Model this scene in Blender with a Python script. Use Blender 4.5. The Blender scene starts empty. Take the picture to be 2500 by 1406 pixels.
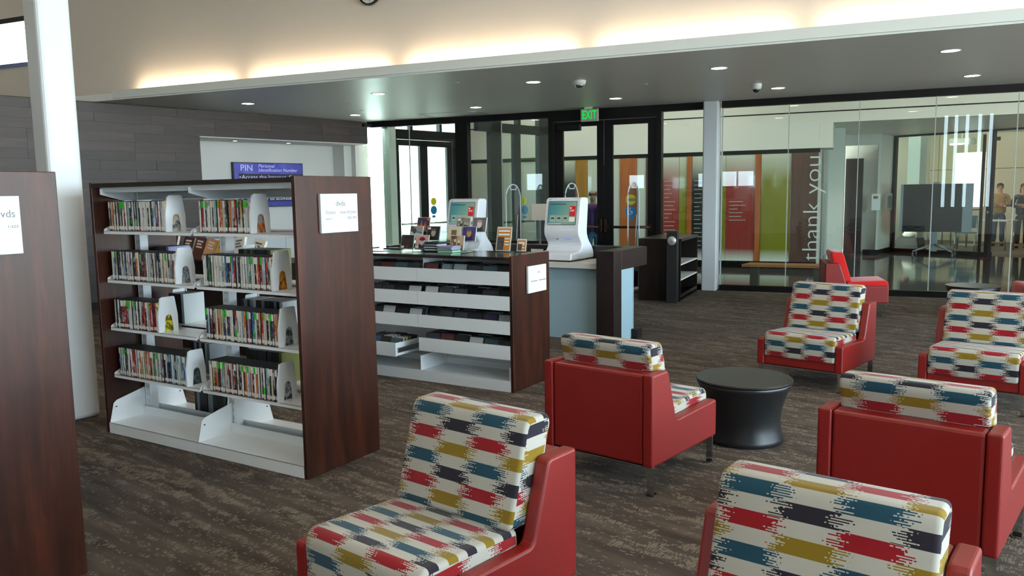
import bpy, bmesh, math, random
from mathutils import Vector, Matrix
from mathutils.geometry import tessellate_polygon
random.seed(7)
SC = bpy.context.scene
COL = SC.collection
PI = math.pi

# ------------------------------------------------------------------ camera
def look_cam():
    pitch, roll, yaw, f, h = math.radians(6.657), math.radians(-0.871), math.radians(-23.715), 1960.0, 1.54
    fw = Vector((math.sin(yaw)*math.cos(pitch), math.cos(yaw)*math.cos(pitch), -math.sin(pitch)))
    rt = Vector((math.cos(yaw), -math.sin(yaw), 0)); up = rt.cross(fw)
    c, s = math.cos(roll), math.sin(roll)
    r2 = c*rt + s*up; u2 = -s*rt + c*up
    m = Matrix(((r2.x, u2.x, -fw.x, 0), (r2.y, u2.y, -fw.y, 0), (r2.z, u2.z, -fw.z, h), (0, 0, 0, 1)))
    cd = bpy.data.cameras.new('camera'); co = bpy.data.objects.new('camera', cd)
    COL.objects.link(co); co.matrix_world = m
    cd.sensor_width = 36.0; cd.lens = 36.0*f/2500.0; cd.clip_start = 0.05; cd.clip_end = 300
    SC.camera = co
look_cam()

# ------------------------------------------------------------------ world, daylight, exposure
W = bpy.data.worlds.new('World'); SC.world = W; W.use_nodes = True
bg = W.node_tree.nodes['Background']
bg.inputs[0].default_value = (0.70, 0.88, 1.0, 1); bg.inputs[1].default_value = 14.0
SC.view_settings.view_transform = 'Standard'
SC.view_settings.look = 'None'
SC.view_settings.gamma = 1.0
SC.view_settings.use_curve_mapping = False
SC.view_settings.exposure = 0.0
SC.cycles.max_bounces = 10
SC.cycles.transparent_max_bounces = 16
SC.cycles.caustics_reflective = False
SC.cycles.caustics_refractive = False
SC.cycles.sample_clamp_indirect = 6.0
SC.cycles.use_denoising = True

def area(name, loc, rot, sx, sy, energy, color=(1, 1, 1), portal=False, spread=None):
    d = bpy.data.lights.new(name, 'AREA'); d.shape = 'RECTANGLE'; d.size = sx; d.size_y = sy
    d.energy = energy; d.color = color
    if portal: d.cycles.is_portal = True
    if spread: d.spread = spread
    o = bpy.data.objects.new(name, d); COL.objects.link(o); o.location = loc; o.rotation_euler = rot
    return o
# daylight entering by the glazed walls (portals only guide the sky's own light)
area('window_portal_east', (7.95, 4.0, 2.35), (0, -PI/2, PI), 4.2, 16.0, 1, portal=True)
# warm pendant lamps of the high reading room (their fittings are built further down)
PEND = [(-4.2, 1.2), (-1.4, 0.4), (1.6, 0.2), (-3.2, 5.6), (-0.2, 5.2), (3.2, 5.0), (-7.4, 4.6)]
PEND_W = 14
for i, (x, y) in enumerate(PEND):
    d = bpy.data.lights.new('pendant_bulb', 'AREA'); d.shape = 'DISK'; d.size = 0.34
    d.energy = PEND_W; d.color = (1.0, 0.80, 0.58)
    o = bpy.data.objects.new('pendant_bulb', d); COL.objects.link(o); o.location = (x, y, 4.17)
# unseen area lights added to brighten lobby and passage, plus warm meeting room lights
for x, y, z, w, e_, c in ((-6.2, 15.0, 4.5, .6, 50, (1, .93, .80)), (-3.2, 14.7, 4.5, .6, 55, (1, .93, .80)), (0.6, 14.4, 4.5, .6, 40, (1, .93, .80)), (3.2, 14.7, 4.5, .6, 50, (1, .93, .80)), (1.6, 18.2, 2.75, .4, 14, (1, .96, .9)), (2.6, 22.6, 3.15, .5, 12, (1, .84, .62)), (4.6, 23.0, 3.15, .5, 18, (1, .84, .62)), (1.9, 24.8, 3.15, .5, 12, (1, .80, .55))):
    d = bpy.data.lights.new('added_ceiling_light', 'AREA'); d.shape = 'DISK'; d.size = w; d.energy = e_; d.color = c
    o = bpy.data.objects.new('added_ceiling_light', d); COL.objects.link(o); o.location = (x, y, z)
SUN = bpy.data.lights.new('sun', 'SUN'); SUN.energy = 120.0; SUN.angle = 0.01; SUN.color = (1, 0.95, 0.86)
so = bpy.data.objects.new('sun', SUN); COL.objects.link(so)
so.rotation_euler = Vector((-0.62, 0.25, 1.0)).to_track_quat('Z', 'Y').to_euler()

# ------------------------------------------------------------------ materials
def lin(h):
    h = h.lstrip('#'); v = [int(h[i:i+2], 16)/255 for i in (0, 2, 4)]
    return tuple(x/12.92 if x <= .04045 else ((x+.055)/1.055)**2.4 for x in v) + (1,)
MATS = {}
def mat(name, col, rough=.5, metal=0., spec=.5, coat=0., sheen=0.):
    if name in MATS: return MATS[name]
    m = bpy.data.materials.new(name); m.use_nodes = True
    p = m.node_tree.nodes['Principled BSDF']
    p.inputs['Base Color'].default_value = lin(col) if isinstance(col, str) else col
    p.inputs['Roughness'].default_value = rough; p.inputs['Metallic'].default_value = metal
    p.inputs['Specular IOR Level'].default_value = spec
    p.inputs['Coat Weight'].default_value = coat
    if sheen: p.inputs['Sheen Weight'].default_value = sheen
    MATS[name] = m; return m
def nd(m, t, **kw):
    n = m.node_tree.nodes.new(t)
    for k, v in kw.items(): setattr(n, k, v)
    return n
def ln(m, a, b): m.node_tree.links.new(a, b)
def math_(m, op, a, b=None, c=None):
    n = nd(m, 'ShaderNodeMath', operation=op)
    for i, v in enumerate((a, b, c)):
        if v is None: continue
        if isinstance(v, (int, float)): n.inputs[i].default_value = v
        else: ln(m, v, n.inputs[i])
    return n.outputs[0]
def mixc(m, f, a, b):
    n = nd(m, 'ShaderNodeMix', data_type='RGBA')
    for i, v in ((0, f), (6, a), (7, b)):
        if isinstance(v, (int, float)): n.inputs[i].default_value = v
        elif isinstance(v, tuple): n.inputs[i].default_value = v
        else: ln(m, v, n.inputs[i])
    return n.outputs[2]
def noise(m, vec, scale, detail=3, rough=.5, dim='3D'):
    n = nd(m, 'ShaderNodeTexNoise', noise_dimensions=dim); n.inputs['Scale'].default_value = scale
    n.inputs['Detail'].default_value = detail; n.inputs['Roughness'].default_value = rough
    if vec is not None: ln(m, vec, n.inputs['Vector'])
    return n.outputs['Fac']
def mapping(m, vec, scale=(1, 1, 1), rot=(0, 0, 0), loc=(0, 0, 0)):
    n = nd(m, 'ShaderNodeMapping'); n.inputs['Scale'].default_value = scale
    n.inputs['Rotation'].default_value = rot; n.inputs['Location'].default_value = loc
    ln(m, vec, n.inputs['Vector']); return n.outputs[0]
def ramp(m, fac, stops):
    n = nd(m, 'ShaderNodeValToRGB'); e = n.color_ramp.elements
    while len(e) < len(stops): e.new(0.5)
    for i, (p, c) in enumerate(stops): e[i].position = p; e[i].color = lin(c) if isinstance(c, str) else c
    ln(m, fac, n.inputs[0]); return n.outputs[0]
def objco(m): return nd(m, 'ShaderNodeTexCoord').outputs['Object']
def P(m): return m.node_tree.nodes['Principled BSDF']
def bump(m, h, strength=.2, dist=.002):
    b = nd(m, 'ShaderNodeBump'); b.inputs['Strength'].default_value = strength; b.inputs['Distance'].default_value = dist
    ln(m, h, b.inputs['Height']); ln(m, b.outputs[0], P(m).inputs['Normal'])

def wood(name, dark, mid, light, rough=.35, axis='z', spec=.5, coat=0., rnd=False):
    m = mat(name, mid, rough, spec=spec, coat=coat)
    s = {'z': (9, 9, .9), 'x': (.9, 9, 9), 'y': (9, .9, 9)}[axis]
    co = objco(m)
    if rnd:
        oi = nd(m, 'ShaderNodeObjectInfo')
        va = nd(m, 'ShaderNodeVectorMath', operation='ADD'); ln(m, co, va.inputs[0])
        cb = nd(m, 'ShaderNodeCombineXYZ')
        r = math_(m, 'MULTIPLY', oi.outputs['Random'], 37.0)
        for k in range(3): ln(m, r, cb.inputs[k])
        ln(m, cb.outputs[0], va.inputs[1]); co = va.outputs[0]
    v = mapping(m, co, s)
    n1 = noise(m, v, 1.3, 5, .6); n2 = noise(m, mapping(m, co, tuple(k*6 for k in s)), 1.5, 3, .6)
    f = math_(m, 'ADD', math_(m, 'MULTIPLY', n1, .75), math_(m, 'MULTIPLY', n2, .25))
    c = ramp(m, f, [(.3, dark), (.5, mid), (.7, light)])
    if rnd:
        hs = nd(m, 'ShaderNodeHueSaturation'); ln(m, c, hs.inputs['Color'])
        ln(m, math_(m, 'ADD', math_(m, 'MULTIPLY', oi.outputs['Random'], .85), .6), hs.inputs['Value']); c = hs.outputs[0]
    ln(m, c, P(m).inputs['Base Color']); return m

M_cherry = wood('cherry_stained_veneer', '#1f0e08', '#31170e', '#482215', .36, spec=.3)
M_cherry_edge = mat('dark_edge_band', '#1d1110', .4)
M_espresso = wood('espresso_veneer', '#0f0908', '#17100e', '#211713', .38, spec=.35)
M_plank = wood('dark_plank_cladding', '#1f1817', '#2a2120', '#392c29', .5, 'x', rnd=True)
M_white = mat('white_paint', '#d9d8d2', .6)
M_cream = mat('cream_paint', '#cbc3b8', .75)
M_soffit = mat('soffit_paint', '#e4e5df', .38)
M_fascia = mat('fascia_paint', '#d6dad4', .5)
M_metal = mat('white_powder_coat', '#eff3f5', .28, spec=.5)
M_steel = mat('brushed_steel', '#a9adb0', .3, 1.)
M_chrome = mat('chrome', '#c9cbcc', .12, 1.)
M_black = mat('black_frame', '#0d0c0d', .4, spec=.2)
M_blackmat = mat('black_plastic', '#111214', .5)
M_redl = mat('red_vinyl', '#7c0e0a', .42, spec=.6)
M_redf = mat('red_fabric', '#c40c07', .9, sheen=.3)
M_signw = mat('sign_card', '#eef6f8', .45)
M_ink = mat('grey_ink', '#5b6266', .6)
M_table = mat('black_satin', '#17181a', .33, spec=.6)
M_kiosk = mat('kiosk_white', '#dfe3ea', .25, coat=.3)
M_desk = mat('pale_laminate', '#93aeb9', .45)  # white laminate with its bluish shade put into the colour
M_worktop = mat('grey_white_laminate', '#c9c8c2', .4)
M_green = mat('green_sticker', '#2fbf1f', .6)
M_paper = mat('paper', '#e6e4dc', .7)
M_pipe = mat('grey_post', '#c6cbc2', .6)
M_conc = mat('outdoor_paving', '#c8c6c0', .9)
M_skin = mat('skin', '#b98468', .6)
M_gold = mat('brass_bronze', '#3a2a20', .35, .8)

def glass(name, tint=(0.93, 0.985, 0.96, 1), refl=1.0):
    m = bpy.data.materials.new(name); m.use_nodes = True
    nt = m.node_tree; nt.nodes.remove(nt.nodes['Principled BSDF'])
    out = nt.nodes['Material Output']
    tr = nd(m, 'ShaderNodeBsdfTransparent'); tr.inputs[0].default_value = tint
    gl = nd(m, 'ShaderNodeBsdfGlossy'); gl.inputs['Roughness'].default_value = 0.0
    fr = nd(m, 'ShaderNodeFresnel'); geo = nd(m, 'ShaderNodeNewGeometry')
    ln(m, math_(m, 'ADD', math_(m, 'MULTIPLY', geo.outputs['Backfacing'], 1/1.45-1.45), 1.45), fr.inputs[0])
    mx = nd(m, 'ShaderNodeMixShader'); ln(m, math_(m, 'MULTIPLY', fr.outputs[0], refl), mx.inputs[0])
    ln(m, tr.outputs[0], mx.inputs[1]); ln(m, gl.outputs[0], mx.inputs[2]); ln(m, mx.outputs[0], out.inputs[0])
    MATS[name] = m; return m
M_glass = glass('partition_glass'); M_acrylic = glass('clear_acrylic', (.95, .98, .98, 1), 1.4)
M_edge = mat('glass_edge', '#aab2ac', .3)

def emis(name, col, strength):
    m = bpy.data.materials.new(name); m.use_nodes = True
    p = P(m); p.inputs['Base Color'].default_value = (0, 0, 0, 1)
    p.inputs['Emission Color'].default_value = lin(col) if isinstance(col, str) else col
    p.inputs['Emission Strength'].default_value = strength; MATS[name] = m; return m
M_cove = emis('cove_led', (1.0, .78, .54, 1), 85)
M_down = emis('downlight_lens', (1.0, .93, .86, 1), 18)
M_exit = emis('exit_green', (0.0, .75, .05, 1), 1.0)

# ikat fabric: rows and columns of colour blocks with combed, dashed ends
def ikat():
    m = mat('ikat_fabric', '#cfcabc', .85, spec=.2, sheen=.15)
    uv = nd(m, 'ShaderNodeUVMap'); uv.uv_map = 'UVMap'
    sp = nd(m, 'ShaderNodeSeparateXYZ'); ln(m, uv.outputs[0], sp.inputs[0])
    u, v = sp.outputs[0], sp.outputs[1]
    RH, CW, TH = .044, .153, .0033
    rowf = math_(m, 'DIVIDE', v, RH); row = math_(m, 'FLOOR', rowf)
    line = math_(m, 'FLOOR', math_(m, 'DIVIDE', v, TH))
    colseed = math_(m, 'FLOOR', math_(m, 'DIVIDE', math_(m, 'ADD', u, .255+CW/2+3*CW), CW))
    wn = nd(m, 'ShaderNodeTexWhiteNoise', noise_dimensions='2D')
    cb = nd(m, 'ShaderNodeCombineXYZ'); ln(m, line, cb.inputs[0]); ln(m, colseed, cb.inputs[1]); ln(m, cb.outputs[0], wn.inputs['Vector'])
    alt = math_(m, 'SUBTRACT', math_(m, 'MULTIPLY', math_(m, 'MODULO', math_(m, 'ADD', line, 400.0), 2.0), 2.0), 1.0)
    off = math_(m, 'MULTIPLY', alt, math_(m, 'SUBTRACT', math_(m, 'MULTIPLY', wn.outputs['Value'], .042), .008))
    dash = math_(m, 'MULTIPLY', math_(m, 'SUBTRACT', math_(m, 'GREATER_THAN', math_(m, 'FRACT', math_(m, 'ADD', math_(m, 'DIVIDE', u, .0150), math_(m, 'MULTIPLY', wn.outputs['Value'], 7.3))), .40), .5), .013)
    uu = math_(m, 'ADD', math_(m, 'ADD', u, off), dash)
    col = math_(m, 'FLOOR', math_(m, 'DIVIDE', math_(m, 'ADD', uu, .255+4*CW), CW))
    par = math_(m, 'MODULO', math_(m, 'ADD', math_(m, 'ADD', col, row), 200.0), 2.0)      # 1 = coloured block
    odd = math_(m, 'MODULO', math_(m, 'ADD', row, 200.0), 2.0)
    half = math_(m, 'MODULO', math_(m, 'FLOOR', math_(m, 'DIVIDE', math_(m, 'ADD', row, 200.0), 2.0)), 2.0)
    cA = mixc(m, half, lin('#153f50'), lin('#820d17'))
    cB = mixc(m, half, lin('#1f1c27'), lin('#7d6614'))
    c = mixc(m, odd, cB, cA)
    weave = noise(m, mapping(m, uv.outputs[0], (1, 1, 1)), 900, 1)
    base = mixc(m, weave, lin('#a5a299'), lin('#b7b4a9'))
    # the coloured combs stop a little short of the white row boundary
    c2 = mixc(m, par, base, c)
    ln(m, c2, P(m).inputs['Base Color']); bump(m, weave, .15, .0006)
    return m
M_ikat = ikat()

def carpet(name, dark, mid, light, rot):
    m = mat(name, mid, .95, spec=.15)
    co = nd(m, 'ShaderNodeTexCoord').outputs['Object']
    r = mapping(m, co, (1, 1, 1), (0, 0, rot))
    base = noise(m, mapping(m, r, (1.6, 9, 1)), 1.0, 4, .6)
    c = ramp(m, base, [(.35, dark), (.55, mid), (.72, '#6b6056')])
    # pale combed strokes gathered in broken bands
    sp = nd(m, 'ShaderNodeSeparateXYZ'); ln(m, r, sp.inputs[0])
    fx = math_(m, 'FLOOR', math_(m, 'DIVIDE', sp.outputs[0], .006))
    wn = nd(m, 'ShaderNodeTexWhiteNoise', noise_dimensions='1D'); ln(m, fx, wn.inputs['W'])
    cb = nd(m, 'ShaderNodeCombineXYZ'); ln(m, sp.outputs[0], cb.inputs[0])
    ln(m, math_(m, 'ADD', sp.outputs[1], math_(m, 'MULTIPLY', wn.outputs['Value'], .022)), cb.inputs[1])
    band = noise(m, mapping(m, cb.outputs[0], (6.5, 27, 1)), 1.0, 2, .5)
    gate = noise(m, mapping(m, r, (.55, 8, 1), loc=(5, 3, 0)), 1.0, 2, .5)
    f1 = math_(m, 'GREATER_THAN', math_(m, 'ADD', math_(m, 'MULTIPLY', band, .72), math_(m, 'MULTIPLY', gate, .55)), .695)
    w3 = nd(m, 'ShaderNodeTexWhiteNoise', noise_dimensions='2D'); cb3 = nd(m, 'ShaderNodeCombineXYZ')
    ln(m, math_(m, 'FLOOR', math_(m, 'DIVIDE', sp.outputs[0], .004)), cb3.inputs[0]); ln(m, math_(m, 'FLOOR', math_(m, 'DIVIDE', sp.outputs[1], .03)), cb3.inputs[1]); ln(m, cb3.outputs[0], w3.inputs['Vector'])
    f1 = math_(m, 'MULTIPLY', f1, math_(m, 'GREATER_THAN', w3.outputs['Value'], .33))
    # single dashed threads
    ly = math_(m, 'FLOOR', math_(m, 'DIVIDE', sp.outputs[1], .0075))
    wl = nd(m, 'ShaderNodeTexWhiteNoise', noise_dimensions='1D'); ln(m, ly, wl.inputs['W'])
    cb2 = nd(m, 'ShaderNodeCombineXYZ'); ln(m, math_(m, 'ADD', math_(m, 'MULTIPLY', sp.outputs[0], 26), math_(m, 'MULTIPLY', wl.outputs['Value'], 90)), cb2.inputs[0]); ln(m, ly, cb2.inputs[1])
    dn = noise(m, cb2.outputs[0], 1.0, 1)
    f2 = math_(m, 'MULTIPLY', math_(m, 'GREATER_THAN', dn, .58), math_(m, 'GREATER_THAN', wl.outputs['Value'], .74))
    f = math_(m, 'MAXIMUM', math_(m, 'MULTIPLY', f1, .8), math_(m, 'MULTIPLY', f2, .75))
    fib = noise(m, co, 420, 2)
    lc = mixc(m, fib, lin(light), lin('#6f6250'))
    c2 = mixc(m, f, c, lc); c3 = mixc(m, math_(m, 'MULTIPLY', fib, .45), c2, lin('#2a241f'))
    ln(m, c3, P(m).inputs['Base Color']); bump(m, fib, .5, .003); return m
M_carpet = carpet('streaked_carpet', '#453d37', '#595049', '#a2978a', math.radians(15.5))
M_carpet2 = mat('meeting_room_carpet', '#6b6152', .95)

def tiles_mat():
    m = mat('polished_stone_tile', '#3b3b3a', .07, spec=.6)
    co = objco(m); n1 = noise(m, mapping(m, co, (.8, 7, 1)), 1.2, 6, .65)
    c = ramp(m, n1, [(.3, '#3b3a38'), (.55, '#595754'), (.66, '#716e69'), (.72, '#a5a29a')])
    ln(m, c, P(m).inputs['Base Color']); return m
M_tile = tiles_mat()

def spine_mat():
    m = mat('dvd_spine_art', '#888888', .35)
    oi = nd(m, 'ShaderNodeObjectInfo'); co = objco(m)
    va = nd(m, 'ShaderNodeVectorMath', operation='ADD'); ln(m, co, va.inputs[0])
    cb = nd(m, 'ShaderNodeCombineXYZ'); r = math_(m, 'MULTIPLY', oi.outputs['Random'], 31.0)
    for k in range(3): ln(m, r, cb.inputs[k])
    ln(m, cb.outputs[0], va.inputs[1])
    n = noise(m, mapping(m, va.outputs[0], (160, 160, 34)), 1.0, 3, .7)
    n2 = noise(m, mapping(m, va.outputs[0], (20, 20, 11)), 1.0, 2, .5)
    f = math_(m, 'GREATER_THAN', n, .60)
    inv = nd(m, 'ShaderNodeInvert'); ln(m, oi.outputs['Color'], inv.inputs['Color'])
    c = mixc(m, math_(m, 'MULTIPLY', f, .55), oi.outputs['Color'], inv.outputs[0])
    c = mixc(m, math_(m, 'MULTIPLY', math_(m, 'GREATER_THAN', n2, .60), .55), c, lin('#2a2b30'))
    c = mixc(m, math_(m, 'MULTIPLY', math_(m, 'LESS_THAN', n2, .42), .6), c, lin('#d5d8d6'))
    ln(m, c, P(m).inputs['Base Color']); return m
M_spine = spine_mat()

def art_mat(name, stops, scale=9, seed=0., rough=.25):
    m = mat(name, stops[0], rough)
    co = mapping(m, objco(m), (scale, scale, scale), loc=(seed, seed*2, seed*3))
    n = noise(m, co, 1.0, 3, .55)
    k = len(stops); c = ramp(m, n, [(.32+.36*i/max(1, k-1), s) for i, s in enumerate(stops)])
    ln(m, c, P(m).inputs['Base Color']); return m

# ------------------------------------------------------------------ mesh helpers
class B:
    def __init__(s): s.bm = bmesh.new()
    def _fin(s, geom_faces, mi, bev, seg=2):
        for f in geom_faces: f.material_index = mi
        if bev > 0:
            es = list({e for f in geom_faces for e in f.edges})
            r = bmesh.ops.bevel(s.bm, geom=es, offset=bev, segments=seg, profile=.5, affect='EDGES')
            for f in r['faces']: f.material_index = mi
            return
    def box(s, x0, x1, y0, y1, z0, z1, mi=0, bev=0., seg=2):
        v = [s.bm.verts.new((x, y, z)) for x in (x0, x1) for y in (y0, y1) for z in (z0, z1)]
        q = [(0, 1, 3, 2), (4, 6, 7, 5), (0, 4, 5, 1), (2, 3, 7, 6), (0, 2, 6, 4), (1, 5, 7, 3)]
        s._fin([s.bm.faces.new([v[i] for i in f]) for f in q], mi, bev, seg); return s
    def prism(s, poly, axis, a, b, mi=0, bev=0., seg=2):
        def p3(p, t):
            return {'x': (t, p[0], p[1]), 'y': (p[0], t, p[1]), 'z': (p[0], p[1], t)}[axis]
        A = [s.bm.verts.new(p3(p, a)) for p in poly]; Bv = [s.bm.verts.new(p3(p, b)) for p in poly]
        n = len(poly); fs = [s.bm.faces.new(A[::-1]), s.bm.faces.new(Bv)]
        for i in range(n): fs.append(s.bm.faces.new((A[i], A[(i+1) % n], Bv[(i+1) % n], Bv[i])))
        s._fin(fs, mi, bev, seg); return s
    def tube(s, pts, r, n=8, mi=0, closed=False, caps=True):
        pts = [Vector(p) for p in pts]; rings = []; N = len(pts)
        for i, p in enumerate(pts):
            if closed: d = pts[(i+1) % N]-pts[i-1]
            else: d = pts[min(i+1, N-1)]-pts[max(i-1, 0)]
            d.normalize(); a = Vector((0, 0, 1)) if abs(d.z) < .95 else Vector((1, 0, 0))
            e1 = d.cross(a).normalized(); e2 = d.cross(e1)
            rr = r[i] if isinstance(r, (list, tuple)) else r
            rings.append([s.bm.verts.new(p+rr*(math.cos(2*PI*k/n)*e1+math.sin(2*PI*k/n)*e2)) for k in range(n)])
        for i in range(N if closed else N-1):
            a, b = rings[i], rings[(i+1) % N]
            for k in range(n):
                f = s.bm.faces.new((a[k], a[(k+1) % n], b[(k+1) % n], b[k])); f.material_index = mi; f.smooth = True
        if caps and not closed:
            s.bm.faces.new(rings[0][::-1]).material_index = mi; s.bm.faces.new(rings[-1]).material_index = mi
        return s
    def lathe(s, prof, n=32, mi=0, c=(0, 0), smooth=True):
        rings = []
        for r, z in prof:
            if r < 1e-6: rings.append([s.bm.verts.new((c[0], c[1], z))])
            else: rings.append([s.bm.verts.new((c[0]+r*math.cos(2*PI*k/n), c[1]+r*math.sin(2*PI*k/n), z)) for k in range(n)])
        for a, b in zip(rings[:-1], rings[1:]):
            for k in range(n):
                k2 = (k+1) % n
                vs = [a[0], b[k2], b[k]] if len(a) == 1 else [a[k], a[k2], b[0]] if len(b) == 1 else [a[k], a[k2], b[k2], b[k]]
                f = s.bm.faces.new(vs); f.material_index = mi; f.smooth = smooth
        return s
    def ball(s, c, r, mi=0, n=10):
        rx, ry, rz = r if isinstance(r, tuple) else (r, r, r)
        g = bmesh.ops.create_uvsphere(s.bm, u_segments=n+2, v_segments=n, radius=1)
        for v in g['verts']: v.co = Vector((v.co.x*rx+c[0], v.co.y*ry+c[1], v.co.z*rz+c[2]))
        for f in {f for v in g['verts'] for f in v.link_faces}: f.material_index = mi; f.smooth = True
        return s
    def mesh(s, name, *ms):
        bmesh.ops.recalc_face_normals(s.bm, faces=s.bm.faces[:])
        me = bpy.data.meshes.new(name); s.bm.to_mesh(me); s.bm.free()
        for m in ms: me.materials.append(m)
        return me
    def obj(s, name, *ms, parent=None, loc=None, rot=None):
        return link(name, s.mesh(name, *ms), parent, loc, rot)
def link(name, me, parent=None, loc=None, rot=None):
    o = bpy.data.objects.new(name, me); COL.objects.link(o)
    if parent: o.parent = parent
    if loc: o.location = loc
    if rot: o.rotation_euler = rot
    return o
def tag(o, label, cat, group=None):
    o['label'] = label; o['category'] = cat
    if group: o['group'] = group
    return o
def thing(name, label, cat, loc=(0, 0, 0), rz=0., group=None):
    o = bpy.data.objects.new(name, None); COL.objects.link(o); o.location = loc; o.rotation_euler = (0, 0, rz)
    o.empty_display_size = .1
    return tag(o, label, cat, group)
def struct(o, label=None):
    o['kind'] = 'structure'
    if label: o['label'] = label
    return o
def sempty(name, loc=(0, 0, 0), rz=0., label=None):
    o = bpy.data.objects.new(name, None); COL.objects.link(o); o.location = loc; o.rotation_euler = (0, 0, rz)
    o.empty_display_size = .1
    return struct(o, label)
def dup(o, parent=None, loc=None, rz=None):
    c = o.copy(); COL.objects.link(c)
    if parent: c.parent = parent
    if loc is not None: c.location = loc
    if rz is not None: c.rotation_euler = (0, 0, rz)
    for ch in list(o.children): dup(ch, c)
    return c
def text(name, body, size, m, parent, loc, rot, ext=.0006, ax='CENTER', ay='CENTER', shear=0., sx=1., bold=0.):
    cu = bpy.data.curves.new(name, 'FONT'); cu.body = body; cu.size = size; cu.extrude = ext
    cu.align_x = ax; cu.align_y = ay; cu.shear = shear; cu.resolution_u = 3; cu.offset = bold
    cu.materials.append(m)
    o = bpy.data.objects.new(name, cu); COL.objects.link(o)
    if parent: o.parent = parent
    o.location = loc; o.rotation_euler = rot; o.scale = (sx, 1, 1)
    return o
ONES = 'zeroth first second third fourth fifth sixth seventh eighth ninth tenth eleventh twelfth thirteenth fourteenth fifteenth sixteenth seventeenth eighteenth nineteenth'.split()
def ordn(n):
    if n < 20: return ONES[n]
    t = {2: ('twenty', 'twentieth'), 3: ('thirty', 'thirtieth'), 4: ('forty', 'fortieth')}[n//10]
    return t[1] if n % 10 == 0 else t[0]+'-'+ONES[n % 10]
TS = math.radians(-7.842)
def S(x, y, z=0.):            # point in the shelving grid -> room
    c, s = math.cos(TS), math.sin(TS); return (c*x-s*y, s*x+c*y, z)

# ================================================================== THE SETTING
# wood partition: line from the glazed corner towards the viewer
WO = Vector((-8.41, 12.64, 0)); WD = Vector((-1.42, -4.52, 0)).normalized()
WA = math.atan2(WD.y, WD.x)             # local x runs along the wall, local +y is behind it?
# local frame of the wall: x = s along wall, y = room side (towards +X of the room)
def wall_empty(name, label): return sempty(name, WO, WA, label)
struct(B().prism([(-16, -6), (9, -6), (9, 12.74), (-16, 12.74)], 'z', -.12, 0).obj('floor', M_carpet), 'brown carpet with pale combed streaks')
struct(B().prism([(-9.6, 12.74), (12, 12.74), (12, 15.6), (2.62, 20.7), (.62, 21.8), (.4, 22.0), (-9.6, 22.0)], 'z', -.12, 0).obj('floor_lobby', M_tile), 'polished dark stone floor of the lobby')
struct(B().prism([(.62, 21.8), (2.62, 20.7), (12, 15.6), (12, 34), (-6, 34), (-6, 22.0), (.4, 22.0)], 'z', -.12, 0).obj('floor_meeting_room', M_carpet2), 'tan carpet of the meeting room')
struct(B().prism([(-60, -40), (60, -40), (60, 60), (-60, 60)], 'z', -.5, -.2).obj('ground', M_conc), 'pale paving outside')

# dropped ceiling and its fascia
CEIL = struct(B().prism([(-10.6, 8.06), (9, 8.06), (9, 12.72), (-8.9, 12.72), (-10.4, 9.4)], 'z', 2.9, 2.99).obj('ceiling_soffit', M_soffit), 'grey painted dropped ceiling over the checkout area')
f = B(); f.box(-9.42, 9, 8.035, 8.06, 2.916, 3.016); f.box(-9.80, 9, 8.04, 8.06, 2.893, 2.906); f.box(-9.6, 9, 8.05, 8.06, 2.906, 2.916)
struct(f.obj('trim_1', M_fascia), 'pale fascia strip along the dropped ceiling')
struct(B().box(-9.42, 9, 8.06, 8.34, 2.985, 2.995).obj('trim_2', M_white), 'ledge behind the fascia')
h = B(); h.tube([(-5.9, 12.0, 2.8985), (-5.9, 12.55, 2.8985), (-6.9, 12.5, 2.8985), (-6.9, 11.95, 2.8985)], .004, 4, closed=True)
struct(h.obj('trim_3', M_steel), 'thin outline of a flush access hatch in the dropped ceiling')
# high cream wall, with one clerestory window at the far left
cw = B(); cw.box(-11.46, 9, 8.34, 8.42, 2.95, 5.5); cw.box(-16, -14.1, 8.34, 8.42, 0, 5.5)
cw.box(-11.46, -9.98, 8.34, 8.42, 2.7, 2.95)
cw.box(-14.1, -11.46, 8.34, 8.42, 2.7, 3.54); cw.box(-14.1, -11.46, 8.34, 8.42, 4.27, 5.5)
struct(cw.obj('wall_back_upper', M_cream), 'cream upper wall lit by the cove')
w1 = sempty('window_2', (0, 0, 0), 0, 'clerestory window at the top left of the cream wall')
f = B(); f.box(-14.1, -11.46, 8.36, 8.42, 4.20, 4.27); f.box(-14.1, -14.0, 8.36, 8.42, 3.54, 4.27); f.box(-11.49, -11.46, 8.36, 8.42, 3.54, 4.27)
f.obj('window_frame', M_black, parent=w1)
B().box(-14.1, -11.46, 8.32, 8.42, 3.54, 3.60).obj('window_sill', mat('blue_grey_sill', '#5a6690', .4), parent=w1)
B().box(-14.1, -11.46, 8.385, 8.391, 3.60, 4.20).obj('pane', M_glass, parent=w1)
# room enclosure (behind and beside the viewer): glazed east and south walls
struct(B().box(-16, 9, -6, 8.42, 5.4, 5.5).obj('ceiling', M_white), 'white high ceiling of the reading room')
struct(B().box(-16.1, -16, -6, 8.42, 0, 5.4).obj('wall_left', M_cream), 'cream far left wall')
e = B(); e.box(8, 8.1, -6, 12.72, 0, .25); e.box(8, 8.1, -6, 12.72, 4.45, 5.4); e.box(8, 8.1, 12.0, 12.72, .25, 4.45); e.box(8, 8.1, -6, -4, .25, 4.45)
for y in (0, 4, 8): e.box(7.98, 8.1, y-.06, y+.06, .25, 4.45)
struct(e.obj('wall_right', M_white), 'glazed right wall')
e = B(); OPEN = [(-12.7, -12.0, 1.7, 2.35), (-8.4, -7.8, 1.7, 2.2), (-5.75, -5.45, 1.7, 2.2), (-4.9, -3.75, 1.72, 2.25)]+[(x, x+.11, .9, 4.6) for x in (2.32, 2.62, 2.94, 3.3, 3.62)]
x = -16
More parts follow.
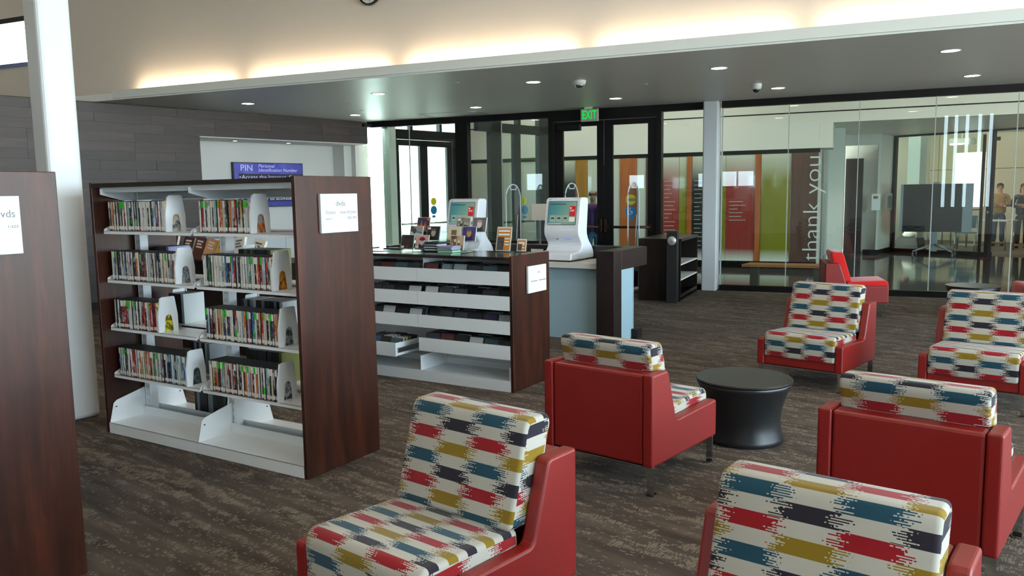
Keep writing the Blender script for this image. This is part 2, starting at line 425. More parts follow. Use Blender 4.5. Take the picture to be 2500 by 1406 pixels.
for x0, x1, z0, z1 in OPEN:
    e.box(x, x0, -5.1, -5, 0, 5.4); e.box(x0, x1, -5.1, -5, 0, z0); e.box(x0, x1, -5.1, -5, z1, 5.4); x = x1
e.box(x, 9, -5.1, -5, 0, 5.4); e.box(-4.35, -4.3, -5.1, -5, 1.72, 2.25)
struct(e.obj('wall_front', M_cream), 'wall behind the viewer with slit windows')

# ---- wood clad partition with recess
ww = wall_empty('wall_wood', 'dark plank clad partition with a white recess')
# local y>0 must point into the room; check orientation once
_side = Vector((-math.sin(WA), math.cos(WA), 0)); RS = 1.0 if _side.x > 0 else -1.0    # room side sign
def lb(b, x0, x1, d0, d1, z0, z1, mi=0, bev=0):   # d: depth measured from the face, + = behind
    y0, y1 = -RS*d0, -RS*d1
    return b.box(x0, x1, min(y0, y1), max(y0, y1), z0, z1, mi, bev)
core = B(); lb(core, 3.25, 12, .012, .2, 0, 2.89); lb(core, -.01, 3.25, .012, .9, 2.5, 2.89)
core.obj('core', mat('plank_backing', '#1c1615', .8), parent=ww)
plank_mesh = {}
def plank(x0, x1, z0):
    L = round(x1-x0, 2)
    if L not in plank_mesh:
        b = B(); d = 0.012; y0, y1 = (0, -RS*d)
        b.box(0, L-.003, min(y0, y1), max(y0, y1), 0, .131); plank_mesh[L] = b.mesh('plank', M_plank)
    link('plank', plank_mesh[L], ww, (x0, RS*random.choice((0, 0, .002, .004)), z0))
rp = random.Random(3)
for r in range(21):
    z0 = 2.5+(r-18)*.1325
    x = 3.25 if z0 < 2.49 else -.01
    first = True
    while x < 8.3:
        L = rp.choice((.6, .8, 1.0, 1.2, 1.4)) if not first else rp.choice((.4, .7, 1.0))
        first = False
        plank(x, x+L, z0); x += L
struct(lb(B(), 3.25, 12, -.004, .2, 2.89, 2.9).obj('trim_4', M_black, loc=WO, rot=(0, 0, WA)), 'cap of the plank wall')
rec = B(); lb(rec, -.5, 3.35, .75, .8, 0, 2.6); lb(rec, 3.25, 3.27, .02, .8, 0, 2.5)
lb(rec, -.06, .05, .30, .42, 0, 2.5); lb(rec, .05, .22, .42, .75, 0, 2.5); lb(rec, -.3, -.06, .36, .8, 0, 2.5)
struct(rec.obj('wall_recess', M_white, loc=WO, rot=(0, 0, WA)), 'white back and side walls of the recess')
struct(lb(B(), 0, 3.27, .01, .78, 2.485, 2.5).obj('ceiling_recess', M_white, loc=WO, rot=(0, 0, WA)), 'white underside of the recess')

# ---- glazed partition to the lobby
GY = 12.76
g = sempty('window_1', (0, 0, 0), 0, 'full height glass partition to the lobby')
b = B(); b.box(-8.46, -2.26, GY-.06, GY+.06, 2.795, 2.9); b.box(-2.05, 9, GY-.06, GY+.06, 2.80, 2.9); b.obj('header', M_black, parent=g)
b = B(); b.box(-2.05, 9, GY-.05, GY+.05, 0, .085); b.box(-8.5, -4.85, GY-.05, GY+.05, 0, .085); b.box(-2.98, -2.26, GY-.05, GY+.05, 0, .085); b.obj('sill', M_black, parent=g)
b = B(); b.box(-6.62, -6.385, GY-.07, GY+.07, .085, 2.795); b.obj('post', M_black, parent=g)
xs = [-8.44, -7.58, -6.62]; PN = [(-8.44, -7.59), (-7.585, -6.62), (-6.385, -5.76), (-5.755, -4.87), (-2.96, -2.25), (-2.05, -1.076), (-1.07, -.116), (-.11, .857), (.863, 1.837), (1.843, 2.81), (2.816, 3.78), (3.786, 4.75), (4.756, 8.9)]
for a, c in PN: B().box(a, c, GY-.006, GY+.006, .085, 2.80).obj('pane', M_glass, parent=g)
for x in (-7.5875, -5.7575, -1.073, -.113, .86, 1.84, 2.813, 3.783, 4.753): B().box(x-.006, x+.006, GY-.008, GY+.008, .085, 2.80).obj('glass_joint', M_edge, parent=g)
B().box(-2.05, -2.03, GY-.012, GY+.012, .085, 2.80).obj('glass_joint', M_edge, parent=g)
# door frame and double door
d = sempty('door_1', (0, 0, 0), 0, 'black framed glazed double doors under the exit sign')
f = B(); f.box(-4.87, -4.79, GY-.08, GY+.08, 0, 2.795); f.box(-3.05, -2.97, GY-.08, GY+.08, 0, 2.795); f.box(-4.79, -3.05, GY-.08, GY+.08, 2.72, 2.795)
f.obj('door_frame', M_black, parent=d)
def leaf(parent, x0, x1, hinge_left, glassx):
    f = B(); a, c = glassx
    f.box(x0, a, -.03, .03, .01, 2.71); f.box(c, x1, -.03, .03, .01, 2.71); f.box(a, c, -.03, .03, 2.63, 2.71); f.box(a, c, -.03, .03, .01, .27)
    o = f.obj('door_leaf', M_black, parent=parent, loc=(0, GY, 0))
    B().box(a, c, -.005, .005, .27, 2.63).obj('pane', M_glass, parent=o)
    k = x1-.03 if hinge_left else x0+.03
    hb = B(); hb.tube([(x0+.08, -.09, .985), (x1-.08, -.09, .985)], .022, 8)
    hb.box(x0+.05, x0+.11, -.11, -.03, .95, 1.02); hb.box(x1-.11, x1-.05, -.11, -.03, .95, 1.02)
    hb.obj('push_bar', M_gold, parent=o)
    hk = B(); hk.box(k-.02, k+.02, -.10, -.03, .90, 1.12, 0, .008); hk.obj('door_handle', M_gold, parent=o)
    return o
l1 = leaf(d, -4.78, -3.925, True, (-4.63, -4.04)); l2 = leaf(d, -3.915, -3.06, False, (-3.775, -3.195))
cl = B(); cl.box(-4.70, -4.30, GY-.14, GY-.03, 2.56, 2.66, 0, .01); cl.obj('door_closer', M_black, parent=d)
B().box(-3.922, -3.918, GY-.034, GY-.03, 1.98, 2.78).obj('weather_strip', M_steel, parent=d)

def disc_sticker(name, x, z, r, m, parent, y, facing=-1):
    b = B(); n = 20
    b.prism([(x+r*math.cos(2*PI*k/n), z+r*math.sin(2*PI*k/n)) for k in range(n)], 'y', y, y+.002*facing)
    return b.obj(name, m, parent=parent)
M_yel = mat('yellow_decal', '#e6d820', .5); M_blue = mat('blue_decal', '#1583c0', .5)
def decals(parent, x, y, labels, rot=None):
    t = disc_sticker('caution_decal', x, 1.425, .085, M_yel, parent, y)
    B().box(x-.075, x+.085, y-.004, y-.002, 1.405, 1.445).obj('decal_band', M_ink, parent=t)
    text('decal_lettering', 'CAUTION', .035, M_yel, t, (x+.003, y-.006, 1.425), (PI/2, 0, 0))
    t = disc_sticker('access_decal', x-.005, 1.23, .09, M_blue, parent, y)
    w = B(); w.tube([(x-.015+.028*math.cos(a), y-.004, 1.215+.028*math.sin(a)) for a in [2.3+i*.55 for i in range(9)]], .005, 5)
    w.tube([(x-.012, y-.004, 1.268), (x-.008, y-.004, 1.232), (x+.02, y-.004, 1.232), (x+.032, y-.004, 1.205)], .006, 5); w.ball((x-.014, y-.004, 1.283), .009, n=6)
    w.obj('wheelchair_mark', M_signw, parent=t)
    B().box(x-.06, x+.05, y-.002, y, 1.09, 1.135).obj('notice_decal', M_blue, parent=parent)
decals(l2, -3.475, -.008, 0)

# steel columns
struct(B().box(-2.30, -2.075, 12.555, 12.86, 0, 2.9, 0, .02, 3).obj('column', mat('column_paint', '#c4c9cb', .45)), 'white square column at the glass partition')
c2 = B(); c2.box(-.115, .115, -.11, .11, 0, 5.4, 0, .03, 3)
struct(c2.obj('column_left', mat('column_paint_left', '#dfe3e4', .4), loc=(-5.135, 3.90, 0), rot=(0, 0, math.radians(-15.5))), 'tall white column behind the dvd shelves')
B().box(.028, .045, -.112, -.109, .05, .07).obj('paint_chip', M_black, parent=bpy.data.objects['column_left'])

# ---- west entrance: exterior doors beyond the partition
EA = math.atan2(4.52, 1.42); EO = Vector((-8.41, 12.64, 0))
ex = sempty('window_3', EO, EA, 'exterior entrance glazing beyond the partition')
# local x runs along the facade away from the viewer
B().box(.44, .60, -.10, .10, 0, 3.4).obj('concrete_post', M_pipe, parent=ex)
f = B(); f.box(.60, 2.34, -.06, .06, 2.62, 2.80); f.box(.60, .66, -.05, .05, 0, 2.62); f.box(2.16, 2.30, -.05, .05, 0, 2.62); f.box(-.1, .44, -.05, .05, 2.80, 2.86); f.box(.60, 2.34, -.05, .05, 3.3, 3.4)
f.box(1.02, 1.08, -.05, .05, 2.80, 3.3); f.box(1.80, 1.86, -.05, .05, 2.80, 3.3)
f.obj('window_frame', M_black, parent=ex)
hd = B(); hd.box(1.45, 2.25, .05, .14, 2.66, 2.78); hd.obj('door_operator', M_blackmat, parent=ex)
ed = sempty('door_2', EO, EA, 'exterior glazed double doors')
def eleaf(x0, x1):
    f = B(); f.box(x0, x0+.07, -.03, .03, .01, 2.6); f.box(x1-.13, x1, -.03, .03, .01, 2.6); f.box(x0, x1, -.03, .03, 2.50, 2.61); f.box(x0, x1, -.03, .03, .01, .2)
    o = f.obj('door_leaf', M_black, parent=ed)
    B().box(x0+.07, x1-.13, -.005, .005, .2, 2.5).obj('pane', M_glass, parent=o)
    hb = B(); hb.tube([(x0+.05, -.08, 1.0), (x1-.05, -.08, 1.0)], .02, 6); hb.obj('push_bar', M_steel, parent=o); return o
e1 = eleaf(.66, 1.40); e2 = eleaf(1.40, 2.14)
t = disc_sticker('caution_decal', 1.62, 1.42, .075, M_yel, e2, -.008); t2 = disc_sticker('access_decal', 1.62, 1.25, .085, M_blue, e2, -.008)
B().box(1.575, 1.66, -.01, -.008, 1.10, 1.145).obj('notice_decal', M_blue, parent=e2)
B().box(-.05, .44, -.005, .005, .05, 2.8).obj('pane', M_glass, parent=ex); B().box(.60, 2.34, -.005, .005, 2.80, 3.3).obj('pane', M_glass, parent=ex)

# inner vestibule screen, parallel to the entrance
iv = sempty('window_4', (-6.35, 12.82, 0), EA, 'inner vestibule screen with dark frames')
f = B(); f.box(.10, 2.55, -.05, .05, 2.66, 2.82); f.box(.42, .72, -.05, .05, 0, 3.2); f.box(1.08, 1.26, -.04, .04, 0, 2.66); f.box(1.80, 2.15, -.05, .05, 0, 3.2); f.box(.72, 1.08, -.03, .03, 0, .2); f.box(1.26, 1.8, -.03, .03, 0, .2); f.box(1.18, 1.26, -.05, .05, 2.82, 3.2)
f.obj('window_frame', mat('dark_green_frame', '#182120', .35), parent=iv)
B().box(.72, 1.08, -.005, .005, .2, 2.66).obj('pane', M_glass, parent=iv); B().box(1.26, 1.80, -.005, .005, .2, 2.66).obj('pane', M_glass, parent=iv)
hb = B(); hb.tube([(.75, .08, 1.02), (1.78, .08, 1.02)], .022, 6); hb.obj('push_bar', M_gold, parent=iv)

t = disc_sticker('caution_decal', 1.40, 1.42, .08, M_yel, iv, .012); disc_sticker('access_decal', 1.42, 1.24, .09, M_blue, iv, .012); B().box(1.36, 1.46, .010, .012, 1.08, 1.13).obj('notice_decal', M_blue, parent=iv)
b = B(); b.prism([(-7.62, 15.02), (-9.4, 15.02), (-9.4, 15.12), (-7.6, 15.12)], 'z', 0, 4.7); b.box(-9.5, -9.4, 15.02, 16.8, 0, 4.7)
struct(b.obj('wall_lobby_left', M_white), 'white wall beyond the entrance doors')
# ---- lobby: donor wall, bulkhead, far walls
DY = 16.6
b = B(); b.box(-9.4, -.84, DY, DY+.15, 2.33, 4.6); b.box(-.84, 12, DY, DY+.12, 2.80, 4.6); b.box(-.838, -.6, DY, DY+.9, 2.33, 2.799)
struct(b.obj('wall_lobby_upper', M_white), 'white bulkhead above the coloured panels')
struct(B().box(-9.4, 9, DY-.004, DY, 3.0, 3.022).obj('trim_5', M_black), 'thin dark slot in the bulkhead')
struct(B().box(-9.4, -.82, DY-.01, DY+.15, 2.25, 2.33).obj('trim_6', M_black), 'dark band above the coloured panels')
struct(B().box(-9.4, -.84, DY-.01, DY+.15, 0, .14).obj('baseboard_lobby', M_black), 'dark base of the coloured panel wall')
struct(B().box(-9.4, 12, 12.82, DY+.2, 4.6, 4.7).obj('ceiling_lobby', M_white), 'white lobby ceiling')
struct(B().box(-9.6, 12, DY+.1, 22, 2.80, 2.9).obj('ceiling_far', M_soffit), 'grey ceiling of the passage')
dw_ = sempty('wall_panels', (0, 0, 0), 0, 'backlit coloured glass and timber panel wall of the lobby')
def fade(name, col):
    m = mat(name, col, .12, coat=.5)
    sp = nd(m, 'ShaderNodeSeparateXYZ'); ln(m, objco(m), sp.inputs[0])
    c = ramp(m, math_(m, 'DIVIDE', sp.outputs[2], 2.4), [(.06, '#d8dbd0'), (.16, col), (.72, col), (.92, '#c8cabb')])  # pale ends put the backlight glow into the panel colour
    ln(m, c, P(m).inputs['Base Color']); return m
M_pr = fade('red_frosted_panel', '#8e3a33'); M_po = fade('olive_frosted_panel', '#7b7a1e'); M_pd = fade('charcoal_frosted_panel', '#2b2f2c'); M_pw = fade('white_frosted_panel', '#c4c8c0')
M_pt = wood('orange_timber', '#8a4a22', '#a3592b', '#b56a36', .4); M_pb = wood('brown_timber', '#3f2a22', '#523830', '#63463b', .4); M_pg = wood('gold_timber', '#8a5f1c', '#9c7024', '#ab8030', .4)
PANELS = [(-9.4, -7.72, M_pw), (-7.72, -7.47, M_pg), (-7.47, -6.3, M_pw), (-6.3, -5.75, M_pd), (-5.75, -5.48, M_pg), (-5.48, -4.76, M_pw), (-4.76, -4.40, M_pt), (-4.40, -4.20, M_pw), (-4.20, -3.88, M_pb), (-3.88, -3.51, M_pr), (-3.51, -3.35, M_po), (-3.35, -3.245, M_pt), (-3.245, -2.66, M_pd), (-2.66, -2.575, M_po), (-2.575, -2.0, M_pr), (-2.0, -1.895, M_pt), (-1.895, -1.335, M_po), (-1.335, -.84, M_pb)]
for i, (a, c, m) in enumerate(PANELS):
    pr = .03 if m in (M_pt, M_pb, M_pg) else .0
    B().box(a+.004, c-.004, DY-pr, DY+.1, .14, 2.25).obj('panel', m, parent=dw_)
M_let = mat('pale_lettering', '#c9d2d2', .4)
text('lettering', 'thank you', .445, M_let, dw_, (-.93, DY-.032, 1.187), (PI/2, -PI/2, 0), .004, 'CENTER', 'CENTER', sx=1.15, bold=-.006)
M_lt = mat('donor_text', '#a8a09a', .5)
rn = random.Random(5)
def donor(x0, x1, z0, z1, n, y=DY-.003):
    b = B()
    for k in range(n):
        z = z0+(z1-z0)*k/(n-1); w = (x1-x0)*rn.uniform(.35, .95)
        b.box(x0, x0+w, y, y+.004, z, z+.014)
    o = b.obj('donor_lines', M_lt, parent=dw_); o['kind'] = 'stuff'
donor(-3.82, -3.56, .5, 1.75, 16); donor(-3.2, -2.9, .35, 1.75, 17); donor(-2.50, -2.15, .95, 1.32, 6)
for (x, z, s) in [(-3.85, 1.80, 'COUNTY & WATKINS'), (-3.22, 1.80, 'COLUMBIA')]: pass
struct(B().box(8.9, 9.0, 12.74, 16.7, 0, 4.7).obj('wall_lobby_right', M_white), 'right end wall of the lobby')
struct(B().box(-9.4, 9, 12.70, 12.82, 2.9, 4.7).obj('wall_lobby_front', M_white), 'wall above the glass partition, lobby side')
b = B(); b.box(-.2, 2.4, -.08, .08, 3.4, 4.7); b.box(2.34, 2.5, -.1, .1, 0, 4.7)
b.obj('wall_head', M_white, parent=ex)
# return and far white walls with doorway
b = B(); b.box(-.72, -.42, 18.2, 18.5, 0, 2.8)
struct(b.obj('column_lobby', M_white), 'white square column in the lobby')
b = B(); b.box(-1.0, -.86, DY+.15, 20.6, 0, 2.8)
struct(b.obj('wall_passage', M_white), 'white wall behind the panel wall')
b = B(); b.box(-6, -.46, 20.63, 20.75, 0, 2.9); b.box(-.46, .25, 20.63, 20.75, 2.55, 2.9); b.prism([(.25, 20.63), (.30, 20.63), (.62, 21.9), (.25, 21.9)], 'z', 0, 2.9); b.box(-.46, .25, 21.05, 21.15, 0, 2.6)
b.box(.25, .27, 20.70, 21.1, 0, 2.6)
struct(b.obj('wall_far', M_white), 'white wall with a recessed doorway at the back of the lobby')
struct(B().box(-.45, -.06, 21.0, 21.05, 0, 2.26).obj('door_3', mat('dark_red_brown_door', '#1e1012', .3)), 'dark doorway at the back of the lobby')
struct(B().prism([(-.02, 20.615), (.31, 20.615), (.64, 21.88), (.62, 21.9), (.25, 20.7), (-.02, 20.7)], 'z', 0, .12).obj('baseboard_far', M_black), 'black base of the white wall')

# ---- meeting room behind its own glass
MA = math.atan2(-.482, .876); MO = Vector((.62, 21.8, 0))
mg = sempty('window_5', MO, MA, 'glass front of the meeting room')
f = B(); f.box(-.05, 12, -.05, .05, 2.76, 2.9); f.box(-.05, 2.28, -.05, .05, 0, .09); f.box(-.05, .06, -.05, .05, 0, 2.8); f.box(2.14, 2.22, -.05, .05, 0, 2.8); f.box(4.1, 12, -.05, .05, 0, .09); f.box(2.0, 2.05, -.03, .03, .09, 2.7)
f.obj('window_frame', M_black, parent=mg)
B().box(.06, 2.0, -.005, .005, .09, 2.76).obj('pane', M_glass, parent=mg)
B().box(4.1, 10, -.005, .005, .09, 2.76).obj('pane', M_glass, parent=mg)
dd = sempty('door_4', MO+Vector((.876*2.24, -.482*2.24, 0)), MA+math.radians(-68), 'meeting room door standing open')
f = B(); f.box(0, .09, -.025, .025, .01, 2.75); f.box(.82, .92, -.025, .025, .01, 2.75); f.box(.09, .82, -.025, .025, 2.66, 2.75); f.box(.09, .82, -.025, .025, .01, .3)
o = f.obj('door_leaf', M_black, parent=dd); B().box(.09, .82, -.004, .004, .3, 2.66).obj('pane', M_glass, parent=o)
hb = B(); hb.tube([(.1, -.07, 1.0), (.85, -.07, 1.0)], .018, 6); hb.obj('push_bar', M_steel, parent=o)
hb = B(); hb.box(.0, .3, .03, .1, 2.55, 2.62); hb.obj('door_closer', M_blackmat, parent=o)
M_mcream = mat('meeting_room_cream', '#cfc3a8', .7)
mw = sempty('wall_meeting', MO, MA, 'cream panelled back wall of the meeting room')
for i in range(-4, 12):
    for j, (z0, z1) in enumerate(((0, 1.0), (1.0, 2.05), (2.05, 3.1))):
        B().box(i*1.25+.008, i*1.25+1.242, 5.0, 5.06, z0+.008, z1-.008).obj('panel', M_mcream, parent=mw)
B().box(-6, 16, 5.05, 5.1, 0, 3.4).obj('core', mat('panel_gap', '#6d6350', .8), parent=mw)
b = B(); b.box(-1.6, -1.5, -.0, 5.1, 0, 3.4); b.box(13.9, 14, -3, 5.1, 0, 3.4)
struct(b.obj('wall_meeting_side', M_white, loc=MO, rot=(0, 0, MA)), 'side walls of the meeting room')
struct(B().box(-2, 14, .06, 5.1, 3.2, 3.3).obj('ceiling_meeting', M_white, loc=MO, rot=(0, 0, MA)), 'meeting room ceiling')
struct(B().box(-.62, -.30, 1.9, 2.25, 0, 3.2).obj('column_meeting', mat('grey_green_column', '#8c948f', .6), loc=MO, rot=(0, 0, MA)), 'grey green column in the meeting room')

# ================================================================== LOUNGE CHAIRS
def cushion(name, prof, hw, r, m, parent, loc=(0, 0, 0), v0=0., capv=0.):
    """profile (y,z) closed polygon, counter-clockwise; rounded at both ends; uv in metres."""
    bm = bmesh.new(); uvl = bm.loops.layers.uv.new('UVMap')
    n = len(prof); P2 = [Vector(p) for p in prof]
    sgn = 1.0 if sum(P2[i-1].x*P2[i].y-P2[i].x*P2[i-1].y for i in range(n)) > 0 else -1.0
    arc = [v0]
    for i in range(1, n): arc.append(arc[-1]+(P2[i]-P2[i-1]).length)
    nor = []
    for i in range(n):
        d = (P2[(i+1) % n]-P2[i-1]).normalized(); nor.append(Vector((d.y, -d.x))*sgn)
    steps = [(-hw, r)]+[(-hw+r-r*math.cos(a), r-r*math.sin(a)) for a in (PI/6, PI/3)]+[(-hw+r, 0)]
    xs = [(x, k) for x, k in steps]+[(-hw*.3, 0), (hw*.3, 0)]+[(-x, k) for x, k in reversed(steps)]
    rings = []
    for x, k in xs:
        puff = 1.0 if abs(x) > hw-r-.001 else 1.012
        rings.append([bm.verts.new((x, P2[i].x-nor[i].x*k, P2[i].y-nor[i].y*k)) for i in range(n)])
    lead = {}
    for ri in range(len(rings)-1):
        for i in range(n):
            j = (i+1) % n
            f = bm.faces.new((rings[ri][i], rings[ri][j], rings[ri+1][j], rings[ri+1][i])); f.smooth = True
            av = [arc[i], arc[i]+(P2[j]-P2[i]).length]
            for l, (rr, vv) in zip(f.loops, ((ri, av[0]), (ri, av[1]), (ri+1, av[1]), (ri+1, av[0]))):
                l[uvl].uv = (xs[rr][0], vv)
    for ring, sg in ((rings[0], -1), (rings[-1], 1)):
        f = bm.faces.new(ring if sg < 0 else ring[::-1]); f.smooth = True
        for l in f.loops: l[uvl].uv = (sg*(hw+l.vert.co.y+.1), l.vert.co.z+capv)
    bmesh.ops.recalc_face_normals(bm, faces=bm.faces[:])
    me = bpy.data.meshes.new(name); bm.to_mesh(me); bm.free(); me.materials.append(m)
    return link(name, me, parent, loc)

def soft_prism(poly, a, b, r):
    """extrude a (y,z) outline along x with softly rounded rims"""
    B_ = B(); bm = B_.bm; n = len(poly); P2 = [Vector(p) for p in poly]
    sgn = 1.0 if sum(P2[i-1].x*P2[i].y-P2[i].x*P2[i-1].y for i in range(n)) > 0 else -1.0
    nor = []
    for i in range(n):
        d = ((P2[(i+1) % n]-P2[i]).normalized()+(P2[i]-P2[i-1]).normalized()).normalized(); nor.append(Vector((d.y, -d.x))*sgn)
    st = [(r-r*math.cos(t), r-r*math.sin(t)) for t in (0, PI/6, PI/3, PI/2)]
    xs = [(a+x, k) for x, k in st]+[(b-x, k) for x, k in reversed(st)]
    rings = [[bm.verts.new((x, P2[i].x-nor[i].x*k, P2[i].y-nor[i].y*k)) for i in range(n)] for x, k in xs]
    for p, q in zip(rings[:-1], rings[1:]):
        for i in range(n):
            j = (i+1) % n; bm.faces.new((p[i], p[j], q[j], q[i]))
    for ring in (rings[0], rings[-1]):
        for t3 in tessellate_polygon([[Vector((v.co.y, v.co.z, 0)) for v in ring]]): bm.faces.new([ring[i] for i in t3])
    return B_
def rounded(poly, r, seg=3):
    out = []; n = len(poly)
    for i in range(n):
        p, a, b = Vector(poly[i]), Vector(poly[i-1]), Vector(poly[(i+1) % n])
        rr = r[i] if isinstance(r, (list, tuple)) else r
        d1 = (a-p); d2 = (b-p); k = min(rr, d1.length*.45, d2.length*.45)
        if k < 1e-4: out.append(tuple(p)); continue
        q1 = p+d1.normalized()*k; q2 = p+d2.normalized()*k
        for t in range(seg+1):
            t /= seg; out.append(tuple((1-t)**2*q1+2*t*(1-t)*p+t*t*q2))
    return out

def lounge_chair(label, loc, rz, group, fab=M_ikat, frame=M_redl, plain=False):
    t = thing('lounge_chair', label, 'chair', (loc[0], loc[1], 0), rz, group)
    prof = [(-.365, .154), (.365, .154), (.365, .633), (.20, .633), (.109, .352), (-.365, .365)]
    for s in (-1, 1):
        x0, x1 = (-.34, -.282) if s < 0 else (.282, .34)
        b = soft_prism(rounded(prof, [.012, .012, .012, .022, .03, .022], 4), x0, x1, .011)
        o = b.obj('side_panel', frame, parent=t)
    b = B(); b.box(-.282, .282, -.355, .30, .158, .235, 0, .008); b.obj('base_panel', frame, parent=t)
    b = B(); b.box(-.281, .281, .262, .359, .158, .628, 0, .014); b.obj('back_panel', frame, parent=t)
    # back cushion leans back and stands above the frame
    bp = rounded([(.060, .40), (.215, .40), (.285, .60), (.305, .742), (.275, .768), (.180, .768), (.150, .745)], [.02, .02, .1, .03, .03, .03, .03], 3)
    bp = rounded([(.258, .40), (.262, .62), (.300, .735), (.285, .770), (.170, .768), (.150, .742), (.050, .40)], [.02, .05, .02, .018, .018, .02, .02], 3)
    # list front-bottom first and run up the front
    k = min(range(len(bp)), key=lambda i: (bp[i][1], bp[i][0])); bp = bp[k:]+bp[:k]
    # ensure direction: second point should climb the front
    if bp[3][0] > bp[0][0]+.02: bp = [bp[0]]+bp[1:][::-1]
    cushion('back_cushion', bp, .279, .016, fab, t, v0=.40+BV, capv=BV)
    sp_ = rounded([(-.372, .228), (-.372, .392), (-.345, .425), (.10, .402), (.115, .26), (-.33, .222)], [.012, .02, .03, .02, .02, .012], 3)
    k = min(range(len(sp_)), key=lambda i: (sp_[i][0]+sp_[i][1])); sp_ = sp_[k:]+sp_[:k]
    if sp_[3][1] < sp_[0][1]+.01: sp_ = [sp_[0]]+sp_[1:][::-1]
    cushion('seat_cushion', sp_, .279, .018, fab, t, v0=SV, capv=SV)
    for sx in (-1, 1):
        for sy in (-1, 1):
            b = B(); x = sx*.315; y = sy*.335
            b.box(x-.018, x+.018, y-.005, y+.005, .004, .150); b.box(x-.018, x+.018, y-.005-(.03 if sy > 0 else 0), y+.005+(.03 if sy < 0 else 0), .002, .008)
            lg = b.obj('leg', M_chrome, parent=t)
            B().box(x-.02, x+.02, y-.012, y+.012, 0, .004).obj('glide', M_blackmat, parent=lg)
    b = B()
    for sy in (-1, 1): b.box(-.33, .33, sy*.335-.015, sy*.335+.015, .148, .154)
    b.obj('frame_rail', M_chrome, parent=t)
    return t
BV, SV = .0, .132
CH = [('A', (-1.347, 2.391), -15.4, 'patterned red chair in front of the dvd shelves, its seat facing the dvd aisle'),
      ('B', (-1.166, 4.301), 164.1, 'patterned red chair seen from behind, left of the round black table'),
      ('C', (-.323, 6.873), -18.5, 'patterned red chair beyond the round black table, in front of the plain red chair'),
      ('D', (.813, 6.599), -16.3, 'patterned red chair cut by the right edge of the photo, facing the viewer'),
      ('E', (.272, 3.786), 163.9, 'patterned red chair seen from behind, right of the round black table'),
      ('F', (-.115, 1.99), -14.0, 'nearest patterned red chair, cut by the bottom edge, only its back cushion showing')]
for k, loc, rz, lb_ in CH: lounge_chair(lb_, loc, math.radians(rz), 'patterned lounge chairs')
lounge_chair('plain red lounge chair in side view in front of the glass wall', (-.112, 10.973), math.radians(98.9), 'plain red lounge chairs', M_redf)
lounge_chair('plain red lounge chair at the right edge, beyond the far drum table', (2.04, 10.93), math.radians(-84), 'plain red lounge chairs', M_redf)

def drum_table(label, x, y):
    t = thing('drum_table', label, 'table', (x, y, 0), 0, 'round black drum tables')
    b = B(); n = 14; pr = [(0, .001), (.242, .001)]
    for i in range(n+1):
        u = i/n; pr.append((.207+.036*(1-u)**2.2*1.0+.082*max(0, u-.25)**1.6/.63, .002+.368*u))
    pr += [(.286, .372), (.20, .372), (0, .372)]
    b.lathe(pr, 56); b.obj('body', M_table, parent=t)
    b = B(); b.lathe([(0, .3725), (.284, .3725), (.291, .377), (.291, .386), (.288, .390), (0, .390)], 64, smooth=False); b.obj('table_top', M_table, parent=t)
drum_table('round black drum table between the patterned chairs', -.655, 5.06)
drum_table('round black drum table by the glass wall behind a chair', 1.20, 10.82)

